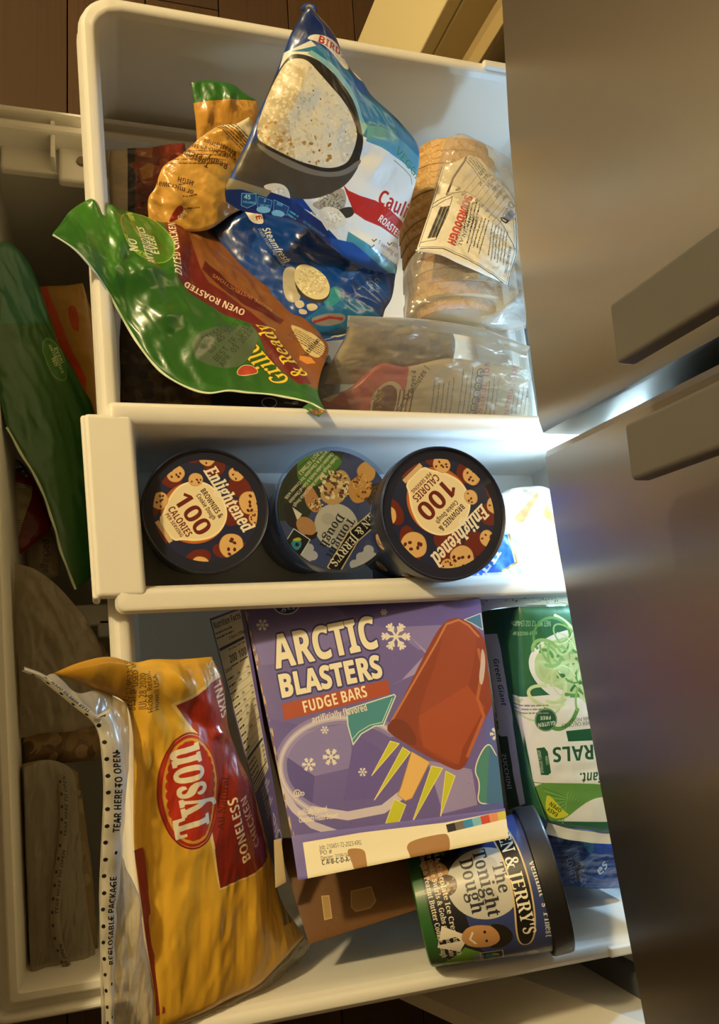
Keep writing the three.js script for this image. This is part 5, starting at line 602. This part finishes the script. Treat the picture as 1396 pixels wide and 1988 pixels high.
  mesh('header_seal', seal([[-66.3,-79,-10],[-56.2,-82,-4],[-38,-85.1],[5.1,-86.8],[52.3,-88.8]], 15, { out: -1 }), film(sp, { roughness: 0.4 }), o);
  mesh('foot_seal', seal([[-10.8,88.9,-2],[6.2,93.4,-2],[24.5,96.4,-2],[39.4,98.1,-2],[75.7,96.9,-2]], 9, { out: 1 }), std(0xe4e6e2, 0.4, { side: THREE.DoubleSide }), o);
}
{
  const tex = print(-50, -90, 45, 110, 7, (g) => {
    g.fillStyle = '#245c3c'; g.fillRect(-50, -90, 95, 200); poly(g, [-10.9,-73.5,5.7,-73,11.3,-35.4,15.5,-3.5,20.6,64.9,14.4,66.9,7.4,12.2,-12.7,12.5], '#d3dad4'); poly(g, [-3.8,12.9,8.6,12,13.6,67.4,0.3,69.9], '#1e4632');
    T(g, 'Green Giant', -1.6,-52.3, 8, 1.426, '#2a5c40', { style: 'italic', len: 40.1 }); T(g, 'SPIRALS', -10.9,-25.3, 7.7, 1.426, '#23332a', { len: 62.1 }); T(g, 'ZUCCHINI', -0.1,26.5, 6.5, 1.444, '#e4ebe4', { w: 'normal', len: 28.6 });
  });
  const o = scene.getObjectByName('vegetable_spirals_pouch');
  const g = sheet([[[-11.8,-93.9],[6.2,-93.8],[34.5,-93,4]], [[34.5,-93,4],[27.5,-66.7],[23.6,-20.2],[25.4,12],[30,47.3],[36.1,66.7],[40.1,76.2]], [[1.5,71.4],[16.3,67.2],[30.2,73.1],[40.1,76.2]], [[-11.8,-93.9],[-8.1,-58.2],[-4.8,-19.7],[-1.4,28.2],[1.5,71.4]]], { tex, up: 2, dn: 3, wr: 0.8, seed: 64, n: 40 });
  const G = place(new THREE.Group(), [[0.3233,0.6300,0.0580],[0.3794,0.9251,-0.0147],[-0.0220,0.0249,0.9994]]); G.updateMatrix(); g.applyMatrix4(G.matrix); o.updateMatrix(); g.applyMatrix4(o.matrix.clone().invert());
  mesh('side_gusset', g, film(tex, { roughness: 0.45, clearcoat: 0.3 }), o).userData.label = 'dark green gusset with a pale lettered strip';
}
// tub lying on its side
{
  const side = print(0, 0, 300, 92, 6.6, (g) => {
    g.fillStyle = '#35427a'; g.fillRect(0, 0, 300, 92); g.fillStyle = '#2f5f2a'; g.fillRect(0, 80, 300, 12); g.fillStyle = '#c9c4b4'; g.fillRect(0, 78, 300, 1.4);
    const X = 150;
    blob(g, [X - 78, 84, X - 50, 40, X - 20, 62, X + 40, 60, X + 62, 50, X + 74, 84], '#1d1c22'); poly(g, [X - 75, 80, X - 40, 62, X - 30, 66, X - 60, 84], '#4f8a30'); poly(g, [X + 44, 66, X + 62, 46, X + 68, 50, X + 72, 80, X + 62, 82], '#6fa53a');
    oval(g, X - 2, 44, 26, 25, 0, '#c3c1bb'); oval(g, X - 12, 38, 7, 6, 0, '#b3b0aa'); oval(g, X + 10, 44, 8, 7, 0, '#b6b3ad');
    T(g, 'The', X - 2, 36, 11, 0, '#24252e', { f: 'serif', al: 'center' }); T(g, 'Tonight', X - 2, 46, 12.5, 0, '#24252e', { f: 'serif', al: 'center' }); T(g, 'Dough', X - 2, 56, 12.5, 0, '#24252e', { f: 'serif', al: 'center' });
    blob(g, [X - 52, 20, X, 13, X + 52, 20, X + 50, 33, X, 25, X - 50, 33], '#14110f', '#dcc08c', 1.2); T(g, "BEN & JERRY'S", X, 26.5, 12, 0, '#f4ecd8', { f: 'serif', al: 'center', len: 82 }); arcText(g, 'Vermont’s Finest', X + 16, 247, 239, -1.571 - 0.1, -1.571 + 0.13, 6, '#efe9d8', { f: 'serif' });
    // hand with a cookie dough ball, and a man in a suit
    blob(g, [X - 34, 84, X - 26, 68, X - 14, 64, X - 8, 72, X - 14, 82], '#b98a5c'); oval(g, X - 6, 69, 8, 7.5, 0, '#4a2d18'); speck(g, X - 6, 69, 7, 6.5, 50, 1.2, ['#7a5230', '#2d1a0e', '#c09858'], 121);
    poly(g, [X + 22, 78, X + 34, 62, X + 48, 70, X + 40, 84], '#efe8da'); poly(g, [X + 33, 70, X + 37, 68, X + 38, 82, X + 34, 82], '#16141a'); blob(g, [X + 26, 56, X + 30, 42, X + 40, 38, X + 48, 46, X + 46, 62, X + 36, 68, X + 28, 64], '#c8945f'); blob(g, [X + 27, 48, X + 30, 36, X + 42, 32, X + 52, 42, X + 48, 52, X + 44, 42, X + 34, 42], '#20170f'); oval(g, X + 33, 51, 1.2, 0.9, 0, '#20170f'); oval(g, X + 41, 51, 1.2, 0.9, 0, '#20170f'); path(g, [X + 32, 59, X + 37, 61.5, X + 42, 58.5], '#f4ead8', 1.4);
    for (const [x, y] of [[X + 72, 20], [X + 66, 56]]) for (const [a, b] of [[0, 0], [6, 2], [-6, 2], [2, -4]]) oval(g, x + a, y + b, 5, 4, 0, '#8f94a8');
    g.fillStyle = '#101214'; g.fillRect(X + 54, 42, 14, 15); g.strokeStyle = '#d9dcdc'; g.lineWidth = 0.8; g.strokeRect(X + 54, 42, 14, 15); blob(g, [X + 56, 52, X + 59, 46, X + 65, 48, X + 64, 54, X + 59, 55], '#2f8fb0'); blob(g, [X + 56, 50, X + 58, 44, X + 63, 45, X + 59, 49], '#b9c23a'); T(g, 'FAIRTRADE', X + 56, 56.4, 2, 0, '#e9e9e9');
    [['Caramel & Chocolate Ice Creams with', 72], ['Chocolate Cookie Swirls & Gobs of Chocolate', 77], ['Cookie Dough & Peanut Butter Cookie Dough', 82]].forEach(([s, y]) => T(g, s, X - 2, y, 5, 0, '#f0e6cc', { f: 'serif', al: 'center', len: 110 }));
    g.fillStyle = '#a8c4b4'; g.fillRect(X + 76, 8, 12, 78); g.save(); g.translate(X + 77, 86); g.rotate(-1.571); T(g, 'Nutrition Facts', 0, 6, 6, 0, '#202622', {}); lines(g, 0, 7, 0, 2, 2.4, 74, 1.2, '#3a4640', 19); lines(g, 34, 1, 0, 2, 2.6, 42, 1.3, '#2a342e', 20); g.restore();
    for (let i = 0; i < 10; i++) oval(g, i * 32 - 20, 30 + (i * 17) % 30, 9, 6, 0, i > 3 && i < 8 ? 'rgba(0,0,0,0)' : '#5f6fa4');
  });
  const t = tub('ice cream tub lying on its side with a man in a suit on its label', undefined, 1.1, phys(0x17161a, 0.45, { clearcoat: 0.15 }), null, side);
  t.name = 'ice_cream_tub_lying'; t.name = numbered('ice_cream_carton');
  const lid = new THREE.Vector3(0.3200, 0.682, 0.1715), base = new THREE.Vector3(0.2310, 0.650, 0.1870), ax = lid.clone().sub(base).normalize();
  const toCam = new THREE.Vector3(-0.24, 0.62, -0.17), zz = toCam.clone().addScaledVector(ax, -toCam.dot(ax)).normalize(), xx = new THREE.Vector3().crossVectors(ax, zz);
  const spin = new THREE.Matrix4().makeRotationY(Math.PI - 0.11);
  t.quaternion.setFromRotationMatrix(new THREE.Matrix4().makeBasis(xx, ax, zz).multiply(spin)); t.position.copy(base);
}
// blue bag of broccoli under the pouch
{
  const tex = print(-60, -50, 50, 50, 6, (g) => { g.fillStyle = '#1a3f86'; g.fillRect(-60, -50, 110, 100); poly(g, [-37,-22,-9.4,-20.6,-14.7,21.8,-23.1,23.3], '#2a3566'); poly(g, [-18.5,-4.8,-3.7,7.7,-12.8,23.4], '#4a4458'); blob(g, [-9.4,-20.6,2.9,-17.5,0.5,-4.9,-6.6,-6.4], '#2f7fa0'); T(g, 'BROCCOLI', -17.6,-3.6, 7.3, 1.195, '#8f9cc4', { w: 'normal' }); T(g, 'FLORETS', -25.3,-3.6, 7.3, 1.235, '#8f9cc4', { w: 'normal' }); T(g, 'es', 9.1,15.7, 11.6, -0.892, '#dfe6f2', { style: 'italic' }); T(g, 'l', 16.3,-14.4, 10, -0.4, '#dfe6f2'); });
  const o = place(thing('frozen_vegetable_bag', 'blue broccoli bag poking out beside the lying ice cream tub', 'bag'), [[0.4178,0.5900,0.1847],[0.9909,0.0787,0.1091],[-0.0934,-0.1809,0.9791]]);
  mesh('pouch', sheet([[[-40.5,-23.5],[-19.8,-20.5],[1,-20.6],[25.3,-22.4]], [[25.3,-22.4],[30.1,-6.5],[33.1,9.4],[36.5,30.1]], [[-36.4,27.9],[-16,26.5],[4.9,29],[36.5,30.1]], [[-40.5,-23.5],[-42.5,-6.4],[-39.6,9.2],[-36.4,27.9]]], { tex, up: 10, dn: 95, wr: 2.4, wf: 0.04, seed: 71, n: 44, ps: 0.4, pq: 0.4 }), film(tex, { clearcoat: 0.8 }), o);  // depth stretched downward to keep stray freezer light out
}

// ---------------------------------------------------------------- packs in the lower basket
{
  const tex = print(-90, -210, 120, 190, 4, (g) => { g.fillStyle = '#2c5a1e'; g.fillRect(-90, -210, 210, 400); poly(g, [-21.3,-167.5,35.6,-179,11.8,-83.4,-42.5,-78.2], '#2a6a4a'); blob(g, [23.4,83.7,29.4,80.1,40.9,81.8,49.6,88.7,38.9,128.6,32.2,127.6,25.9,112.4], '#a8321c', '#d9a04a', 1); T(g, 'Tyson', 31,86.8, 10.9, 1.469, '#e9d9b8', { f: 'serif' }); oval(g, 10.6,-47.9, 12.9, 20.4, -0.25, '#3a6a22', '#6f9a4a', 1); T(g, 'NO', 4.7,-48.7, 7.1, 1.240, '#c4cf9a', { sx: 0.8 }); T(g, 'ANTIBIOTICS', 4.5,-61.2, 6.8, 1.227, '#c4cf9a', { len: 28.8, bl: 'bottom' }); T(g, 'EVER!', 12.3,-59.4, 7.1, 1.227, '#c4cf9a', { len: 16.1, bl: 'bottom' }); });
  const o = place(thing('chicken_bag', 'dark green chicken bag lying in the lower basket', 'bag'), [[-0.0449,0.4800,-0.2490],[0.6485,-0.7203,-0.2463],[0.1673,-0.1808,0.9692]]);
  mesh('pouch', sheet([[[-42,-142.1],[-9.4,-158.9],[8.4,-148.7],[20.6,-118.8]], [[20.6,-118.8],[26.1,-84.8],[37,-38.7],[65.5,8.9],[63.4,70.3],[37.7,152.5],[-3.9,169.7]], [[-50.7,13.2],[-37.9,40.6],[-25.3,65.7],[-16.1,107],[-13.3,132.4],[-3.9,169.7]], [[-42,-142.1],[-52.1,-87.8],[-55.4,-34.7],[-50.7,13.2]]], { tex, up: 14, dn: 18, wr: 2.6, wf: 0.018, wang: 1.2, seed: 81, n: 60 }), film(tex), o);
  mesh('torn_edge', seal([[-50.7,13.2],[-37.9,40.6],[-25.3,65.7],[-16.1,107],[-13.3,132.4],[-3.9,169.7]], 2.5, { out: 1 }), std(0xcfd6b8, 0.6, { side: THREE.DoubleSide }), o);
}
{
  const tex = print(-40, -70, 60, 90, 5, (g) => { g.fillStyle = '#b98a3a'; g.fillRect(-40, -70, 100, 160); poly(g, [-44.5,-55.4,-23.5,-56.6,-3.8,-27.3,15.8,4.3,38.2,39.9,41.7,75.4,1.3,23.6,-21.6,-10.4], '#cf4a20'); blob(g, [6.5,-34,20.1,-33.8,28.4,-4.6,17,-10.2], '#c04a20'); T(g, 'CHICKEN STRIPS', 33.2,57.8, 10.8, -2.087, '#e6c88a', { len: 88.1 }); });
  const o = place(thing('chicken_bag', 'orange and tan chicken strips bag in the lower basket', 'bag'), [[-0.0334,0.4250,-0.3441],[0.7915,0.5818,0.1874],[-0.0839,-0.2003,0.9761]]);
  mesh('pouch', sheet([[[-43.8,-55.4],[-23.5,-56.6],[-1.3,-56.7],[20.3,-58.5]], [[20.3,-58.5],[38,-15.7],[47.7,28.7],[52.9,81.6]], [[6.4,74.2],[26.1,80.3],[39.7,82.1],[52.9,81.6]], [[-43.8,-55.4],[-34.6,-27.6],[-18.7,18.1],[6.4,74.2]]], { tex, up: 8, dn: 18, wr: 1.6, seed: 84, n: 40, ps: 0.4, pq: 0.4 }), film(tex), o);
}
{
  const tex = print(-50, -55, 70, 60, 5, (g) => { g.fillStyle = '#8a1d14'; g.fillRect(-50, -55, 120, 115); poly(g, [-20,-32.9,6.1,-28.3,5.7,-16,-9.9,36.9,-18.6,36.8], '#cdbf94'); lines(g, -12.7,5.8, 0.1, 6, 2.4, 26, 0.8, '#6a5c3c', 23); lines(g, -13.3,-29.3, 0.1, 2, 2.4, 40, 0.8, '#6a5c3c', 24); poly(g, [-18.4,-62.3,-7.2,-60.1,3.1,-40.5,-11.4,-44], '#20242c'); for (let i = 0; i < 10; i++) { g.fillStyle = i % 2 ? '#c9d4dc' : '#2f62a8'; const a = [-14.9,-53.8,0.9,-38], t = i / 10; g.fillRect(a[0] + (a[2] - a[0]) * t, a[1] + (a[3] - a[1]) * t - (i % 3) * 2, 2.4, 2.4); } });
  const o = place(thing('freezer_pouch', 'red pouch with a cream panel at the edge of the lower basket', 'pouch'), [[-0.0676,0.4100,-0.1631],[1.0000,0.0000,0.0072],[-0.0072,0.0000,1.0000]]);
  mesh('pouch', sheet([[[-31.6,-62],[-18.3,-61.1],[-4.9,-54],[6.5,-38.1]], [[6.5,-38.1],[15.8,-16.1],[24,12],[9.7,27.6]], [[-29.3,42.5],[-16.3,42.7],[-3.4,38.2],[9.7,27.6]], [[-31.6,-62],[-30.7,-23.1],[-29.9,12.9],[-29.3,42.5]]], { tex, up: 10, dn: 16, wr: 2, seed: 87, n: 36 }), film(tex), o);
}
{
  const tex = print(-50, -60, 60, 80, 5, (g) => { g.fillStyle = '#b8a684'; g.fillRect(-50, -60, 110, 140); T(g, 'package', 5.1,-6.4, 9.6, 1.571, '#5a4c30', { w: 'normal' }); });
  const o = place(thing('freezer_pouch', 'pale printed pouch between the red pouch and the green bag', 'pouch'), [[-0.0574,0.3800,-0.1362],[0.9998,0.0000,0.0186],[-0.0186,0.0000,0.9998]]);
  mesh('pouch', sheet([[[-14.6,-16.2],[0.2,-18.8],[13,-16.4]], [[13,-16.4],[19.3,6.1],[20.9,30.9]], [[-8.8,30.6],[7.2,34.4],[20.9,30.9]], [[-14.6,-16.2],[-11.7,6],[-8.8,30.6]]], { tex, up: 6, dn: 14, wr: 1.4, seed: 90, n: 30 }), film(tex), o);
}
{
  const tex = print(-90, -90, 90, 100, 4, (g) => { g.fillStyle = '#6b5232'; g.fillRect(-90, -90, 180, 190); speck(g, 0, 0, 90, 95, 260, 8, ['#7d6340', '#574026', '#8a6f4c', '#4b3820'], 131); });
  const m = place(thing('frozen_meat', 'brown frozen meat pieces inside the clear bag of the lower basket', 'meat'), [[-0.0358,0.4650,0.0142],[0.9847,-0.1580,0.0741],[-0.0731,0.0121,0.9973]]);
  mesh('portion', sheet([[[-43.9,-100.8],[-28,-103],[-6.8,-88],[21.3,-64.2]], [[21.3,-64.2],[42.6,-39.7],[46.7,-14.9],[41.8,57.8]], [[-23,60.3],[-5.7,59.7],[16,59.3],[41.8,57.8]], [[-43.9,-100.8],[-38.3,-62],[-32.1,-14.2],[-23,60.3]]], { tex, up: 16, dn: 30, wr: 5, wf: 0.03, seed: 93, n: 50, ps: 0.4, pq: 0.4 }), std(0xffffff, 0.7, { map: tex.map }), m);
  const o = place(thing('zip_bag', 'thin clear bag over the brown frozen meat', 'bag'), [[-0.0358,0.4650,0.0142],[0.9847,-0.1580,0.0741],[-0.0731,0.0121,0.9973]]);
  mesh('film', sheet([[[-46.8,-114.8,24],[-31,-110.8,26],[-10.3,-97.7,24],[18.1,-68.9,20]], [[18.1,-68.9,20],[34.8,-38.9,18],[37.6,-14.6,18],[36.2,26.1,14]], [[-28.9,36.4,14],[-9.8,32.1,18],[11.6,31.3,18],[36.2,26.1,14]], [[-46.8,-114.8,24],[-42.2,-60.3,24],[-34.8,-14,22],[-28.9,36.4,14]]], { up: 6, dn: -5, wr: 4, wf: 0.03, wang: 1.2, seed: 95, n: 50 }), clear({ transmission: 0.8, roughness: 0.25, color: 0xd8cdb4 }), o);
}
{
  const st = print(0, 0, 12, 220, 6, (g) => { g.fillStyle = '#8d8168'; g.fillRect(0, 0, 12, 220); for (let i = 0; i < 18; i++) oval(g, 2, 8 + i * 12, 1.2, 1.6, 0, '#1c1812'); for (const y of [60, 130, 215]) T(g, 'TEAR HERE TO OPEN', 9, y, 6, -1.571, '#1c1812', { style: 'italic' }); });
  const ft = print(-100, -200, 100, 230, 3, (g) => { g.fillStyle = '#7d6a48'; g.fillRect(-100, -200, 200, 430); speck(g, 0, 0, 100, 200, 240, 9, ['#86734f', '#6f5c3c', '#92805c', '#65532f'], 141); });
  const fl = place(thing('frozen_meat', 'pale tan frozen fillets added inside the dotted zip bag of the lower basket', 'meat'), [[-0.0341,0.4950,0.1831],[0.9240,-0.3217,0.2066],[-0.1948,0.0687,0.9784]]);
  mesh('portion', sheet([[[-48,-106,-14],[-30.1,-110.9,-14],[-11.9,-109.1,-14],[2.9,-102.3,-14]], [[2.9,-102.3,-14],[18.2,-57.8,-14],[33.4,-13.8,-14],[54.4,59.4,-14]], [[-5,58.9,-14],[9.4,61.5,-14],[33.5,61.6,-14],[54.4,59.4,-14]], [[-48,-106,-14],[-32.2,-44.7,-14],[-18.5,7.7,-14],[-5,58.9,-14]]], { tex: ft, up: 10, dn: 40, wr: 5, wf: 0.022, seed: 143, n: 50, ps: 0.4, pq: 0.3 }), std(0xffffff, 0.7, { map: ft.map }), fl);  // fillets put in to darken the see-through bag
  const o = place(thing('zip_bag', 'clear zip bag with dotted tear strip standing in the lower basket', 'bag'), [[-0.0341,0.4950,0.1831],[0.9240,-0.3217,0.2066],[-0.1948,0.0687,0.9784]]);
  mesh('film', sheet([[[-49.5,-103.4],[-34.2,-111.3],[-16.4,-109.5],[-5.5,-102.6]], [[-5.5,-102.6],[8.4,-58.9],[24.3,-5.3],[54,70.5]], [[-6.5,67.3],[7.1,70],[30.9,71.3],[54,70.5]], [[-49.5,-103.4],[-35.8,-46.3],[-22.3,5.1],[-6.5,67.3]]], { up: 8, dn: 10, wr: 4, wf: 0.025, wang: 1.4, seed: 98, n: 60 }), clear({ transmission: 0.75, roughness: 0.2, color: 0xcfc6b0 }), o);
  const zedge = [[-20.3,-102,10],[-14.1,-80.8,12],[-8.5,-48.9,12],[-6.3,-17.5,12],[-3.1,8.1,12],[5.2,31.4,12],[19.2,52.3,10],[37.5,71.6,8]];
  { const P = edge(zedge).getSpacedPoints(80), pos = [], uv = [], idx = []; P.forEach((p, i) => { for (let k = 0; k <= 4; k++) { pos.push((p.x - 4 + k * 2) * MM, (p.y + Math.sin(k / 4 * 3.14) * 2) * MM, p.z * MM); uv.push(k / 4, 1 - i / 80); } }); for (let i = 0; i < 80; i++) for (let k = 0; k < 4; k++) { const p = i * 5 + k; idx.push(p, p + 5, p + 1, p + 1, p + 5, p + 6); } const g = new THREE.BufferGeometry(); g.setAttribute('position', new THREE.Float32BufferAttribute(pos, 3)); g.setAttribute('uv', new THREE.Float32BufferAttribute(uv, 2)); g.setIndex(idx); g.computeVertexNormals(); mesh('tear_strip', g, phys(0xffffff, 0.3, { map: st.map, transmission: 0.4, thickness: 0, side: THREE.DoubleSide }), o); }
}

scene.updateMatrixWorld(true);
renderer.render(scene, camera);
